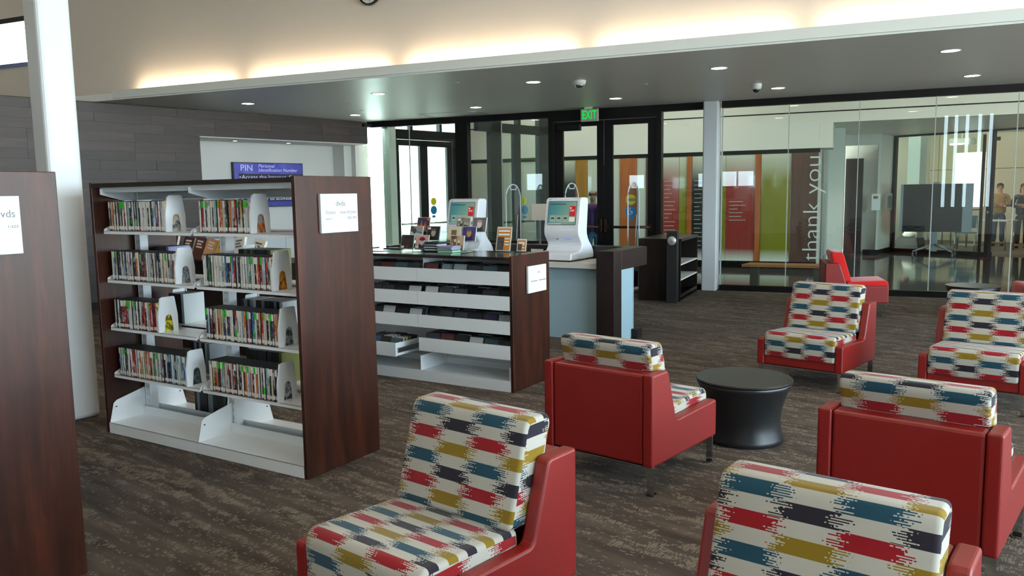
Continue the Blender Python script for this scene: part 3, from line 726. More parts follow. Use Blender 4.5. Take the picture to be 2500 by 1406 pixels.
# ================================================================== SHELVING (shelf grid)
def sgrid(name, label, cat, x, y, group=None): return thing(name, label, cat, S(x, y), TS, group)
YC = 3.33
def arch(cx, w, h, n=8):
    return [(cx+w/2*math.cos(a), h-w/2+w/2*math.sin(a)) for a in [PI-i*PI/n for i in range(n+1)]]
def dvd_unit(label, yc):
    t = sgrid('shelving_unit', label, 'shelf', -4.1225, yc, 'dvd shelving units')
    # local: x -0.9175..0.9175, y -.3..+.3
    for s in (-1, 1):
        b = B(); b.box(s*.9175-.0125, s*.9175+.0125, -.30, .30, .002, 1.655, 0, .003)
        b.obj('end_panel', M_cherry, M_cherry_edge, parent=t)
    b = B(); b.box(-.905, .905, -.30, .30, 1.622, 1.648); b.obj('canopy_top', M_espresso, parent=t)
    b = B()
    for s in (-1, 1):
        b.box(-.905, .905, s*.24-.004, s*.24+.004, 1.59, 1.622); b.box(-.9, .9, s*.02-.002, s*.02+.002, 1.545, 1.62)
    for s in (-1, 1): b.box(-.905, .905, min(s*.004, s*.12), max(s*.004, s*.12), 1.54, 1.545)
    b.box(-.905, .905, -.008, .008, 1.54, 1.62)
    b.obj('canopy_rail', M_metal, parent=t)
    for bx in (-.8875, 0., .8875):
        b = B()
        for s in (-1, 1): b.prism([(s*.02, 1.525), (s*.06, 1.525), (s*.262, 1.578), (s*.262, 1.612), (s*.02, 1.62)], 'x', bx-.0015+(.01 if bx < .5 else -.02), bx+.0015+(.01 if bx < .5 else -.02))
        o = b.obj('canopy_bracket', M_metal, parent=t)
        h = B()
        for y in (-.215, -.16):
            h.box(bx+.0115+(0 if bx < .5 else -.03), bx+.0135+(0 if bx < .5 else -.03), y-.012, y+.012, 1.594, 1.600)
        h.obj('slot', M_blackmat, parent=o)
        b = B()
        xx = bx+(.022 if bx < -.1 else -.022 if bx > .1 else 0)
        b.box(xx-.022, xx+.022, -.028, -.022, .02, 1.6); b.box(xx-.022, xx+.022, .022, .028, .02, 1.6)
        b.box(xx-.003, xx+.003, -.028, .028, .02, 1.6); b.box(xx-.028, xx-.022, -.03, .03, .02, 1.6); b.box(xx+.022, xx+.028, -.03, .03, .02, 1.6)
        p = b.obj('upright', M_metal, parent=t)
        h = B()
        for z in [.1+.05*i for i in range(29)]:
            for s in (-1, 1): h.box(xx+s*.011-.002, xx+s*.011+.002, -.0285, -.028, z, z+.022)
        so_ = h.obj('slots', M_steel, parent=p); so_['kind'] = 'stuff'
    for z in (1.327, 1.008, .692, .374):
        for bx in (-.4515, .4515):
            for s in (-1, 1):
                b = B(); x0, x1 = bx-.4375, bx+.4375
                b.box(x0, x1, min(s*.028, s*.247), max(s*.028, s*.247), z+.012, z+.016)
                b.box(x0, x1, min(s*.243, s*.247), max(s*.243, s*.247), z-.004, z+.016)
                o = b.obj('shelf', M_metal, parent=t)
                for xx in (x0-.003, x1+.001):
                    k = B(); k.prism(rounded([(s*.03, z-.012), (s*.22, z-.002), (s*.246, z+.004), (s*.243, z+.028), (s*.09, z+.10), (s*.03, z+.11)], .008), 'x', xx, xx+.002)
                    k.obj('shelf_bracket', M_metal, parent=o)
    for bx in (-.4515, .4515):
        for s in (-1, 1):
            b = B(); x0, x1 = bx-.45, bx+.45
            b.box(x0, x1, min(s*.05, s*.30), max(s*.05, s*.30), .068, .072); b.box(x0, x1, min(s*.296, s*.30), max(s*.296, s*.30), .003, .072); b.box(x0, x1, min(s*.046, s*.05), max(s*.046, s*.05), .05, .13)
            o = b.obj('base_shelf', M_metal, parent=t)
            k = B(); xx = x0+.002
            k.prism([(s*.03, .072), (s*.294, .072), (s*.262, .195), (s*.24, .212), (s*.03, .26)], 'x', xx, xx+.003)
            kb = k.obj('base_bracket', M_metal, parent=o)
            B().box(xx+.003, xx+.004, s*.245-.006, s*.245+.006, .165, .172).obj('slot', M_blackmat, parent=kb)
    return t
unit1 = dvd_unit('tall cherry ended shelving unit stocked with dvds', YC)
unit0 = dvd_unit('tall cherry ended shelving unit cut by the left edge, dvds to z sign on its end', YC-1.846)
for u in (unit0,): u['label'] = 'cherry shelf end cut by the left edge of the photo'

# signs on the end panels (face +x of the shelf grid)
def end_sign(label, y0, z0, z1, lines, w=.292, gx=-3.192):
    t = sgrid('shelf_sign', label, 'sign', gx, y0)
    t.location.z = z0
    b = B(); b.box(0, .018, 0, w, 0, z1-z0, 0, .002); b.obj('holder', mat('sign_holder', '#cfd6da', .3), parent=t)
    B().box(.0182, .0195, .008, w-.008, .006, z1-z0-.006).obj('card', M_signw, parent=t)
    for (s, y, z, size, al) in lines:
        text('lettering', s, size, M_ink, t, (.0200, y, z), (PI/2, 0, PI/2), .0003, al)
    return t
end_sign('white dvds fiction non-fiction sign on the cherry end panel', 3.196, 1.343, 1.558, [('dvds', .152, .160, .042, 'CENTER'), ('fiction', .035, .112, .030, 'LEFT'), ('non-fiction', .278, .112, .030, 'RIGHT'), ('aaa-h', .035, .078, .022, 'LEFT'), ('000-999', .278, .078, .022, 'RIGHT')])
end_sign('white dvds sign cut by the left edge of the photo', 1.336, 1.345, 1.562, [('dvds', .236, .150, .040, 'CENTER'), ('i-zzz', .262, .105, .022, 'CENTER')])
sg = end_sign('small white cds sign on the low unit end panel', 5.415, .760, .975, [('cds', .16, .160, .036, 'CENTER')])
b = B(); rn = random.Random(2)
for y0, y1 in ((.04, .14), (.165, .28)):
    y = y0
    while y < y1:
        w = rn.uniform(.004, .014); b.box(.0199, .0203, y, y+w, .088, .096); y += w+.003
b.obj('fine_print', M_ink, parent=sg)

# ---- DVDs
D_T, D_W, D_H = .0153, .135, .19
def dvd_mesh(kind):
    b = B()
    b.box(0, D_T-.0006, .0012, D_W, 0, D_H, 0)
    b.box(.0008, D_T-.0014, 0, .0014, .004, D_H-.003, 1)
    b.box(.0008, D_T-.0014, -.0006, .0008, .012, .032, 2)
    if kind == 1: b.box(.0002, D_T-.001, -.0008, .0008, D_H-.045, D_H-.006, 3)
    if kind == 2: b.box(.0002, D_T-.001, -.0008, .0008, D_H-.043, D_H-.006, 2)
    if kind == 3: b.box(.0002, D_T-.001, -.0008, .0008, .036, .075, 3)
    return b.mesh('dvd_case', M_blackmat, M_spine, M_paper, M_green)
DM = [dvd_mesh(k) for k in range(4)]
ENDM = [art_mat('cover_art_%d' % i, st, sc, i*3.1) for i, (st, sc) in enumerate([
    (['#6d8ca0', '#b9a27c', '#d9d2c2', '#2f4a57'], 14), (['#2b2d30', '#a8aaab', '#c46a22', '#34383c'], 16), (['#c3c5c8', '#55585e', '#a7a9ad', '#202126'], 16), (['#1d0c08', '#8d2d12', '#e0a03a', '#5c1210'], 16),
    (['#e6d81c', '#e6d81c', '#3a3a3a', '#e6d81c'], 20), (['#1e2a30', '#4a5a60', '#c0c6c8', '#101418'], 18), (['#12181c', '#2d3b40', '#5b6b70', '#0c0e10'], 18), (['#15171b', '#50565c', '#c3c7ca', '#2a2d33'], 20)])]
NAMEDCOL = [('white', '#e2e3e0', 40), ('black', '#1b1c20', 15), ('grey', '#a2a6a8', 14), ('dark red', '#8e1a1e', 10), ('red', '#b8262a', 6), ('navy', '#22344f', 9), ('pale blue', '#8fb4c4', 6), ('blue', '#2f6db0', 5),
            ('tan', '#c29a62', 6), ('orange', '#c7722b', 4), ('brown', '#4f3a2c', 6), ('dark green', '#23472f', 4), ('yellow', '#d9b93a', 2), ('teal', '#4f8a86', 4), ('cream', '#cfc3ac', 8), ('purple', '#4f3058', 2)]
pool = [c for c in NAMEDCOL for _ in range(c[2])]
ROWS = [('top', 1.343, (-4.955, -4.37), (-4.045, -3.612)), ('second', 1.024, (-4.955, -4.305), (-4.045, -3.462)), ('third', .708, (-4.955, -4.508), (-4.045, -3.432)), ('lowest', .390, (-4.955, -4.262), (-4.045, -3.462))]
rd = random.Random(11); ei = 0
def bookend(label, x, y, z, group='white metal bookends on the dvd shelves', flip=1, h=.222):
    t = sgrid('bookend', label, 'bookend', x, y, group); t.location.z = z
    if flip < 0: t.rotation_euler = (0, 0, TS+PI)
    out = [(0, 0), (0, .10), (.022, h-.006), (.03, h), (.115, h), (.123, h-.006), (.14, .10), (.14, 0), (.106, 0)]+arch(.073, .046, .108)[::-1]+[(.040, 0)]
    b = B(); b.prism(out, 'x', 0, .0022); b.obj('plate', M_metal, parent=t)
    b = B(); b.prism([(0, 0), (0, .10), (.022, h-.006), (.026, h-.006), (.012, .10), (.012, 0)], 'x', -.010, 0); b.obj('flange', M_metal, parent=t)
    B().box(-.10, .0022, .02, .12, -.0002, .0012).obj('foot_plate', M_metal, parent=t)
for rn_, z, bayL, bayR in ROWS:
    for bn, (xa, xb) in (('left', bayL), ('right', bayR)):
        n = int((xb-xa)/D_T)
        for i in range(n):
            cn, hx, _ = rd.choice(pool); k = rd.choices((0, 1, 2, 3), (62, 9, 25, 3))[0]
            me = DM[k]
            if i == n-1:
                me = DM[k].copy(); me.materials.append(ENDM[ei % 8])
                for p in me.polygons:
                    if p.normal.x > .9 and p.material_index == 0: p.material_index = 4
            o = bpy.data.objects.new('dvd_case', me); COL.objects.link(o)
            o.location = S(xa+i*D_T, 3.085+rd.uniform(-.003, .006), z+.0002); o.rotation_euler = (0, 0, TS)
            c = lin(hx); j = rd.uniform(.8, 1.15); o.color = (min(1, c[0]*j), min(1, c[1]*j), min(1, c[2]*j), 1)
            st = ('', ' with green sticker', ' with white sticker', ' with low green sticker')[k]
            tag(o, '%s dvd case%s, %s from left, %s shelf, %s bay' % (cn, st, ordn(i+1), rn_, bn), 'dvd', 'dvds on the shelving unit')
            if i == n-1 and (rn_, bn) == ('second', 'left'): text('title', 'BUR', .028, M_ink, o, (D_T+.0002, .03, .135), (PI/2, 0, PI/2), .0002, 'LEFT')
            if i == n-1 and (rn_, bn) == ('second', 'right'): text('title', 'EXPE', .022, M_signw, o, (D_T+.0002, .02, .135), (PI/2, 0, PI/2), .0002, 'LEFT')
        ei += 1
        bookend('white bookend beside the dvds on the %s shelf, %s bay' % (rn_, bn), xa+n*D_T+.0105, 3.083, z)
# one black boxed title standing alone at the back of the top shelf, and the rows on the far side of the unit
t = tag(B().box(0, .13, 0, .016, 0, .19, 0, .001).obj('dvd_case', art_mat('dark_red_cover', ['#0d0c0f', '#16161a', '#3a1015', '#0c0d10'], 12), loc=S(-4.16, 3.395, 1.343), rot=(0, 0, TS)), 'dark case facing out on the top shelf between the bays', 'dvd')
M_case = [mat('navy_case', '#141c28', .35), mat('black_case', '#0e1013', .35), mat('grey_case', '#7d888e', .4), mat('olive_case', '#6d7226', .4), mat('lilac_case', '#8a8fc0', .4), mat('white_case', '#c9d3d4', .4)]
BK = [('second', 1.024, -4.10, 11, [0, 1, 3, 1, 3, 1, 1, 1, 1, 1, 3]), ('second', 1.024, -4.955, 6, [1]*5+[4]), ('third', .708, -4.10, 14, [0, 2, 0, 2, 5, 1, 1, 2, 1, 0, 1, 2, 1, 5]), ('third', .708, -4.83, 6, [1]*5+[5]), ('lowest', .39, -4.08, 12, [1]*11+[3]), ('lowest', .39, -4.62, 7, [1, 2, 1, 2, 1, 5, 2]), ('base', .0725, -4.62, 11, [1, 2, 1, 1, 1, 2, 2, 1, 1, 1, 1]), ('third', .708, -3.44, 7, [0, 1, 2, 1, 0, 1, 1]), ('lowest', .39, -3.42, 7, [1]*7), ('base', .0725, -3.40, 6, [0, 1, 1, 1, 1, 1])]
CM = {}
for bi, (rn_, z, xa, n, cs) in enumerate(BK):
    for i in range(n):
        ci = cs[i]
        if ci not in CM: CM[ci] = B().box(0, .026, 0, .165, 0, .20, 0, .0015).mesh('audiobook_case', M_case[ci])
        o = bpy.data.objects.new('audiobook_case', CM[ci]); COL.objects.link(o)
        o.location = S(xa+i*.0265, 3.395+rd.uniform(0, .006), z+.0003); o.rotation_euler = (0, 0, TS)
        bay = 'far left' if xa < -4.5 else 'right' if xa > -3.6 else 'middle'
        tag(o, '%s audiobook case, %s along, rear side of %s shelf, %s run' % (['navy', 'black', 'grey', 'olive', 'lilac', 'white'][ci], ordn(i+1), rn_, bay), 'case', 'cases on the rear of the dvd unit')
for (nm, z, x) in (('second', 1.024, -4.104), ('third', .708, -4.104), ('third far left', .708, -4.835), ('third right', .708, -3.455), ('lowest', .39, -4.095), ('base', .0725, -4.32)):
    bookend('white bookend on the rear side of the %s shelf' % nm, x, 3.56, z, 'bookends on the rear of the dvd unit', -1)

# ================================================================== LOW CD UNIT
CX0, CX1, CY0, CY1 = -5.02, -3.222, 5.21, 5.80
cu = sgrid('cd_browser_unit', 'low cherry ended unit of white cd drawers', 'cabinet', 0, 0)
def cb(name, m, *boxes, parent=cu, bev=0):
    b = B()
    for x in boxes: b.box(*x, 0, bev)
    return b.obj(name, m, parent=parent)
cb('end_panel', M_cherry, (CX1-.0005, CX1+.024, CY0, CY1, .002, 1.068), bev=.003)
cb('end_panel', M_cherry, (CX0-.024, CX0+.0005, CY0, CY1, .002, 1.068), bev=.003)
cb('unit_top', wood('dark_polished_top', '#171010', '#241917', '#2f221e', .16, 'x', coat=.2), (CX0+.001, CX1-.001, CY0-.004, CY1, 1.036, 1.06), bev=.002)
cb('back_panel', M_metal, (CX0, CX1-.001, 5.60, 5.606, .05, 1.036))
cb('divider', M_metal, (-4.123, -4.119, CY0+.02, 5.6, .085, .21), (-4.135, -4.107, 5.57, 5.6, .05, 1.036), (-4.123, -4.119, 5.30, 5.6, .94, 1.034))
bs = cb('base_shelf', M_metal, (CX0, CX1-.001, CY0+.003, 5.6, .078, .084), (CX0, CX1-.001, CY0, CY0+.004, .003, .068), (CX0, CX1-.001, CY0+.001, CY0+.005, .068, .092), (CX0, CX1-.001, 5.585, 5.6, .084, .14), (CX1-.02, CX1-.002, CY0+.01, CY0+.014, .09, .2))
ZD = [(.838, .948, 'top'), (.645, .756, 'second'), (.456, .560, 'third'), (.258, .368, 'lowest')]
M_cdm = [mat('jewel_case_%d' % i, c, .2) for i, c in enumerate(['#14161b', '#2a3038', '#3e5560', '#8fa0a6', '#5c2328', '#c7c9c6', '#33304c', '#6f6a2c', '#2f4f6e'])]
CDN = ['black', 'charcoal', 'slate blue', 'pale grey', 'dark red', 'white', 'plum', 'olive', 'blue']
CDM = []
for m in M_cdm:
    b = B(); b.box(0, .142, 0, .0103, 0, .125, 0); b.box(.012, .140, -.0006, .0004, .003, .122, 1); CDM.append(b.mesh('cd_case', M_blackmat, m))
for z0, z1, zn in ZD:
    for bay, (x0, x1) in (('left', (CX0+.004, -4.1235)), ('right', (-4.1185, CX1-.004))):
        pull = .085 if (bay == 'left' and zn == 'lowest') else 0
        dz0 = z0-.055 if pull else z0; dz1 = z1-.05 if pull else z1
        if pull: x1 = -4.30
        y0 = CY0+.0-pull
        t = cb('drawer', M_metal, (x0, x1, y0, y0+.012, dz0, dz1), (x0+.01, x1-.01, y0+.012, y0+.33, dz0+.006, dz0+.010), (x0, x0+.012, y0+.012, y0+.33, dz0+.004, dz1-.02), (x1-.012, x1, y0+.012, y0+.33, dz0+.004, dz1-.002 if pull else dz1-.02), (x0, x1, y0+.33, y0+.336, dz0, dz1-.02))
        if pull: cb('slide_rail', M_steel, (x1+.0005, x1+.012, y0+.02, y0+.33, dz0+.03, dz0+.07), parent=t)
        nc = 6; w = (x1-x0-.03)/nc; nr = 6
        for c in range(nc):
            cx = x0+.015+c*w+(w-.142)/2
            if cx+.142 < -4.62: continue
            hh = rd.uniform(-.008, .014); lean = math.radians(-rd.uniform(16, 24))
            for r in range(nr):
                if rd.random() < .06: continue
                ci = rd.choices(range(9), (20, 14, 14, 13, 6, 13, 6, 4, 6))[0]
                o = bpy.data.objects.new('cd_case', CDM[ci]); COL.objects.link(o)
                o.location = S(cx, y0+.05+r*.040, dz0+.024+max(0, hh)*.8); o.rotation_euler = (lean, 0, TS)
                tag(o, '%s cd case, %s row from front, %s column, %s drawer, %s bay' % (CDN[ci], ordn(r+1), ordn(c+1), zn, bay), 'cd', 'cds in the drawers')

# items on the CD unit top (z = 1.06)
ZT = 1.0604
rk = sgrid('cd_display_rack', 'clear stepped acrylic rack of cds on the low unit', 'rack', -4.16, 5.57); rk.location.z = ZT
STEP = [(0, .0, .022), (1, .085, .095), (2, .17, .168)]
b = B(); b.box(-.32, .34, -.11, .165, 0, .005)
for i, dy, dz in STEP:
    b.box(-.32, .34, dy-.10, dy-.006, dz-.006, dz-.002); b.box(-.32, .34, dy-.104, dy-.1, dz-.006, dz+.016)
    if i: b.box(-.32, .34, dy-.095, dy-.091, dz-.08, dz-.006)
for x in (-.32, -.02, .34):
    b.prism([(-.105, .005), (.165, .005), (.165, .25), (.145, .25), (.07, .165), (-.01, .09), (-.105, .03)], 'x', x-.002, x+.002)
b.obj('rack_body', M_acrylic, parent=rk)
def blob(b, cx, cz, rx, rz, mi, n=14, y=.0014):
    b.prism([(cx+rx*math.cos(2*PI*k/n), cz+rz*math.sin(2*PI*k/n)) for k in range(n)], 'y', y, .0022, mi)
def cover_figure(nm, cols, t):
    m1, m2, m3 = [mat('cover_tone_'+c[1:], c, .25) for c in (cols[1], cols[2], cols[3])]
    b = B()
    if 'two' in nm or 'group' in nm:
        for cx, h in ((.05, .07), (.092, .06))+(((.025, .05), (.118, .055)) if 'group' in nm else ()):
            b.prism([(cx-.018, .006), (cx+.018, .006), (cx+.012, h), (cx-.012, h)], 'y', .0015, .0022, 0); blob(b, cx, h+.012, .010, .013, 1)
    elif 'crest' in nm:
        b.tube([(.045, .001, .095), (.10, .001, .095), (.095, .001, .07), (.072, .001, .055), (.05, .001, .07)], .002, 4, 1, closed=True); b.prism([(.006, .004), (.138, .004), (.138, .035), (.006, .035)], 'y', .0016, .0022, 2); b.prism([(.07, .008), (.1, .034), (.085, .034), (.06, .015)], 'y', .0012, .0016, 1)
    elif 'centre' in nm:
        b.prism([(.045, .05), (.10, .05), (.10, .092), (.045, .092)], 'y', .0015, .0022, 0); b.prism([(.085, .035), (.092, .035), (.094, .05), (.085, .05)], 'y', .0015, .0022, 0)
        m1 = mat('album_inset', '#6b5d48', .3)
    elif 'abstract' in nm:
        b.prism([(.006, .004), (.138, .004), (.138, .055), (.006, .075)], 'y', .0015, .0022, 1); blob(b, .05, .08, .02, .025, 2)
    else:
        b.prism([(.03, .004), (.118, .004), (.105, .045), (.045, .045)], 'y', .0016, .0022, 2); blob(b, .074, .066, .024, .033, 1)
        if 'cap' in nm: blob(b, .074, .09, .03, .018, 0, y=.0010); b.prism([(.036, .082), (.112, .082), (.112, .088), (.036, .088)], 'y', .0008, .0012, 2)
        else: blob(b, .074, .092, .025, .012, 0, y=.0010)
    b.obj('cover_picture', m1, m2, m3, parent=t)
CV = [('two figures in a desert', -4.395, 2, ['#3b3040', '#b5623c', '#6d5a7c', '#2a2022']), ('monochrome group', -3.965, 2, ['#8a8478', '#4a463f', '#b3aca0', '#2a2825']), ('pale face', -3.80, 2, ['#6b6468', '#a49b98', '#d8d2cc', '#3a3538']),
      ('shadowed face', -4.225, 1, ['#2c2a2c', '#595752', '#9a9688', '#1e1d1f']), ('cream with a small centre picture', -4.005, 1, ['#d3cbb2', '#d3cbb2', '#cfc6ab', '#d9d1b9']), ('violet with a golden figure', -3.85, 1, ['#43376a', '#5b4a82', '#b08a58', '#2d2650']),
      ('black with a crest', -4.445, 0, ['#26262b', '#313136', '#8a2a2c', '#222226']), ('red cap portrait', -4.285, 0, ['#c9a59c', '#8b1f2e', '#a9c0cc', '#3c2a2a']), ('two dancers', -3.915, 0, ['#b8a488', '#6b5138', '#d7cbb8', '#4a4038']), ('grey abstract', -4.41, 1, ['#8f9294', '#55585a', '#b5b8b8', '#404244'])]
for i, (nm, x, st, cols) in enumerate(CV):
    t = sgrid('cd_case', 'cd with %s cover on the acrylic rack' % nm, 'cd', x-.07, 5.57+STEP[st][1]-.088, 'cds on the acrylic rack'); t.location.z = ZT+STEP[st][2]+.0005
    t.rotation_euler = (math.radians(-14), 0, TS)
    B().box(0, .142, .004, .013, 0, .125, 0, .001).obj('case', M_acrylic if False else mat('jewel_rim', '#b9c0c2', .15), parent=t)
    B().box(.006, .138, .002, .0045, .004, .121).obj('cover', art_mat('album_art_%d' % i, [cols[0], cols[0], cols[1] if 'two' in nm or 'abstract' in nm else cols[0], cols[3]], 9, 5+i*1.7, .2), parent=t)
    cover_figure(nm, cols, t)
    if i in (1, 3, 6, 7): B().box(.012, .042, .0008, .002, .008 if i > 4 else .095, .026 if i > 4 else .113).obj('call_label', M_paper, parent=t)
# stacks of loose cds
rs = random.Random(4); SCOL = ['#1b1c20', '#a9b4b6', '#2c2f36', '#5b7f6c', '#8c86b0', '#7fae8e', '#34363c', '#b7c0c2']
SM = [mat('cd_spine_%d' % i, c, .2) for i, c in enumerate(SCOL)]; SME = [B().box(-.071, .071, -.062, .062, 0, .0098, 0, .0006).mesh('cd_case', m) for m in SM]
for nm, x, y, n, base in (('left', -4.02, 5.345, 10, 0), ('right', -3.90, 5.33, 7, 3)):
    for i in range(n):
        ci = (rs.choice((0, 1, 2, 6)) if base == 0 else rs.choice((3, 4, 5, 7)))
        o = bpy.data.objects.new('cd_case', SME[ci]); COL.objects.link(o); px = S(x+rs.uniform(-.006, .006)-(0.0 if base == 0 else -.03), y+rs.uniform(-.006, .006))
        o.location = (px[0], px[1], ZT+i*.0100); o.rotation_euler = (0, 0, TS+rs.uniform(-.12, .12))
        tag(o, 'cd lying flat, %s from the bottom of the %s loose stack' % (ordn(i+1), nm), 'cd', 'loose stacks of cds')
# leaflet holders
def leaflet(label, x, y, w, h, big):
    t = sgrid('leaflet_holder', label, 'holder', x, y); t.location.z = ZT; t.rotation_euler = (math.radians(-12), 0, TS)
    B().box(0, w, .006, .009, .004, h).obj('holder_back', M_acrylic, parent=t)
    B().box(-.01, w+.01, -.03, .05, 0, .004).obj('foot', M_acrylic, parent=t)
    p = B().box(.002, w-.002, .003, .0055, .006, h-.002).obj('leaflet', mat('leaflet_white', '#d9d6cf', .5), parent=t)
    B().box(.012, w-.012, .0018, .003, .015, h-.015).obj('orange_print', mat('leaflet_orange', '#c8822c', .5), parent=p)
    B().box(.012, w*.52, .0008, .0018, .015, h*.58).obj('photo', art_mat('leaflet_photo', ['#1f1f22', '#55534f', '#37342f'], 20), parent=p)
    b = B()
    for k in range(2 if big else 1): b.box(.02, w-.02, .0006, .0018, h-.045-k*.03, h-.03-k*.03)
    for k in range(3): b.box(w*.58, w-.02, .0006, .0018, h*.5-k*.025, h*.5+.01-k*.025)
    b.obj('print_lines', M_signw, parent=p)
leaflet('tall orange leaflet in a clear stand on the low unit', -3.665, 5.70, .15, .215, True)
leaflet('small orange card in a clear stand beside the tall leaflet', -3.475, 5.73, .095, .115, False)
t = thing('tablet', 'dark flat tablet lying at the left of the low unit top', 'tablet', S(-4.86, 5.66, ZT), TS); B().box(0, .2, 0, .13, 0, .008, 0, .002).obj('body', M_blackmat, parent=t); B().box(.01, .19, .01, .12, .008, .0085).obj('screen', mat('tablet_screen', '#20262a', .1), parent=t)
t = thing('booklet', 'thin grey booklet lying on the low unit top', 'book', S(-4.80, 5.36, ZT), TS); B().box(0, .17, 0, .13, 0, .006, 0, .001).obj('cover', mat('booklet_grey', '#8f9496', .3), parent=t)

# ================================================================== SELF-CHECK DESK AND KIOSKS
DZ = .955
ds = sgrid('checkout_desk', 'pale checkout desk framed by a dark timber end', 'desk', 0, 0)
def db(name, m, *boxes, parent=ds, bev=.002):
    b = B()
    for x in boxes: b.box(*x, 0, bev)
    return b.obj(name, m, parent=parent)
XR, YF = -3.32, 7.36
db('dark_frame', wood('dark_frame_veneer', '#130b0a', '#1c1210', '#281a16', .36), (XR-.195, XR, YF, YF+.19, .002, DZ), (XR-.195, XR, YF+.1905, YF+.875, .755, DZ), (XR-2.9, XR-.196, YF+.70, YF+.875, .755, DZ))
db('side_panel', M_desk, (XR-.17, XR-.012, YF+.1905, YF+.50, .002, .7545), (XR-.155, XR-.01, YF+.503, YF+.53, .002, .7545))
db('foot_block', M_espresso, (XR-.02, XR+.055, YF+.47, YF+.60, .002, .10))
db('worktop', M_worktop, (XR-2.9, XR-.1955, YF+.07, YF+.70, .765, .82))
db('front_panel', M_desk, (XR-2.9, XR-.1955, YF+.16, YF+.18, .002, .7645))
db('end_panel', M_espresso, (XR-2.95, XR-2.9, YF, YF+.875, .002, DZ))

def screen_mat():
    m = bpy.data.materials.new('kiosk_screen'); m.use_nodes = True; p = P(m)
    sp = nd(m, 'ShaderNodeSeparateXYZ'); ln(m, objco(m), sp.inputs[0])
    c = ramp(m, math_(m, 'ADD', math_(m, 'MULTIPLY', sp.outputs[0], 1.1), math_(m, 'ADD', math_(m, 'MULTIPLY', sp.outputs[2], -.6), .62)), [(.2, '#1d6f86'), (.5, '#4f9a9c'), (.75, '#8fb59a'), (.95, '#6f9a86')])
    p.inputs['Base Color'].default_value = (0.01, .01, .01, 1); ln(m, c, p.inputs['Emission Color']); p.inputs['Emission Strength'].default_value = .62; p.inputs['Roughness'].default_value = .15
    return m
M_scr = screen_mat(); M_tile_ui = emis('screen_tile', '#a9c4b4', .55); M_redui = emis('screen_red', '#c3161d', .8); M_whui = emis('screen_white', '#e8ece6', .7); M_blueled = emis('blue_light', '#4d6cff', 1.4); M_inkui = emis('screen_ink', '#4a4038', .4)
def kiosk(label, x, y):
    k = sgrid('checkout_kiosk', label, 'kiosk', x, y, 'self checkout kiosks'); k.location.z = .8205
    prof = [(-.26, .012), (.29, .012), (.29, .085), (.245, .15), (.16, .22), (.125, .30), (.165, .655), (.14, .675), (.03, .678), (-.01, .66), (-.075, .33), (-.07, .27), (-.005, .19), (.01, .155), (-.03, .105), (-.25, .085)]
    prof = rounded(prof, [.02, .02, .03, .05, .05, .06, .02, .02, .02, .02, .03, .05, .07, .04, .06, .02], 7)
    b = soft_prism(prof, -.215, .215, .016)
    body = b.obj('housing', M_kiosk, parent=k)
    # screen lies in the upper front face
    p0, p1 = Vector((-.075, .33)), Vector((-.01, .66)); d = (p1-p0).normalized(); ang = math.atan2(d.y, d.x)-PI/2
    e = bpy.data.objects.new('screen', B().box(-.168, .168, -.0045, 0, -.125, .125).mesh('screen', M_scr)); COL.objects.link(e); e.parent = k
    mid = (p0+p1)/2; e.location = (.0, mid.x-.0005, mid.y+.015); e.rotation_euler = (ang, 0, 0)
    z = B(); z.box(-.172, .172, -.003, 0, -.129, -.125); z.box(-.172, .172, -.003, 0, .125, .129); z.box(-.172, -.168, -.003, 0, -.129, .129); z.box(.168, .172, -.003, 0, -.129, .129); z.obj('bezel', M_blackmat, parent=e)
    z = B()
    for i in range(3): z.box(-.145+i*.078, -.075+i*.078, -.0055, -.0045, -.10, -.025)
    z.obj('menu_tiles', M_tile_ui, parent=e)
    z = B(); z.box(.088, .16, -.0056, -.0045, -.035, .075); z.obj('red_banner', M_redui, parent=e)
    z = B(); z.box(.094, .112, -.0062, -.0056, .045, .062); z.box(.096, .150, -.0062, -.0056, .030, .034); z.box(.096, .144, -.0062, -.0056, .018, .024); z.box(.09, .158, -.0056, -.0045, -.095, -.045); z.box(-.165, .0, -.0056, -.0045, -.122, -.116); z.obj('banner_text', M_whui, parent=e)['kind'] = 'stuff'
    z = B(); z.box(-.155, .04, -.0056, -.0045, .092, .099)
    for i in range(3): z.box(-.13+i*.078, -.093+i*.078, -.0064, -.0056, -.066, -.05)
    z.obj('screen_text', M_inkui, parent=e)['kind'] = 'stuff'
    B().box(-.165, -.15, -.003, -.001, .144, .149).obj('camera_mark', M_blackmat, parent=e)
    # card slot and blue receipt light on the lower front
    q0, q1 = Vector((-.07, .27)), Vector((-.005, .19)); dd_ = (q0-q1).normalized(); a2 = math.atan2(dd_.y, dd_.x)-PI/2
    mm = (q0+q1)/2
    s = bpy.data.objects.new('card_slot', B().box(-.085, -.05, -.004, .004, -.004, .005).mesh('card_slot', M_blackmat)); COL.objects.link(s); s.parent = k; s.location = (0, mm.x+.004, mm.y); s.rotation_euler = (a2, 0, 0)
    s = bpy.data.objects.new('receipt_slot', B().box(.0, .085, -.004, .004, -.004, .003).mesh('receipt_slot', M_blueled)); COL.objects.link(s); s.parent = k; s.location = (0.02, mm.x+.004, mm.y); s.rotation_euler = (a2, 0, 0)
    b = B()
    for sx in (-.17, .17):
        for sy in (-.21, .21): b.lathe([(.0, 0), (.016, 0), (.016, .014), (0, .014)], 10, c=(sx, sy))
    b.obj('feet', M_blackmat, parent=k)
kiosk('white self checkout kiosk with lit screen, near end of the desk', -4.09, 7.765)
kiosk('white self checkout kiosk behind the cd display rack', -5.41, 7.765)
t = sgrid('sign_panel', 'blank white sign panel standing left of the near kiosk', 'sign', -4.70, 8.12); t.location.z = DZ
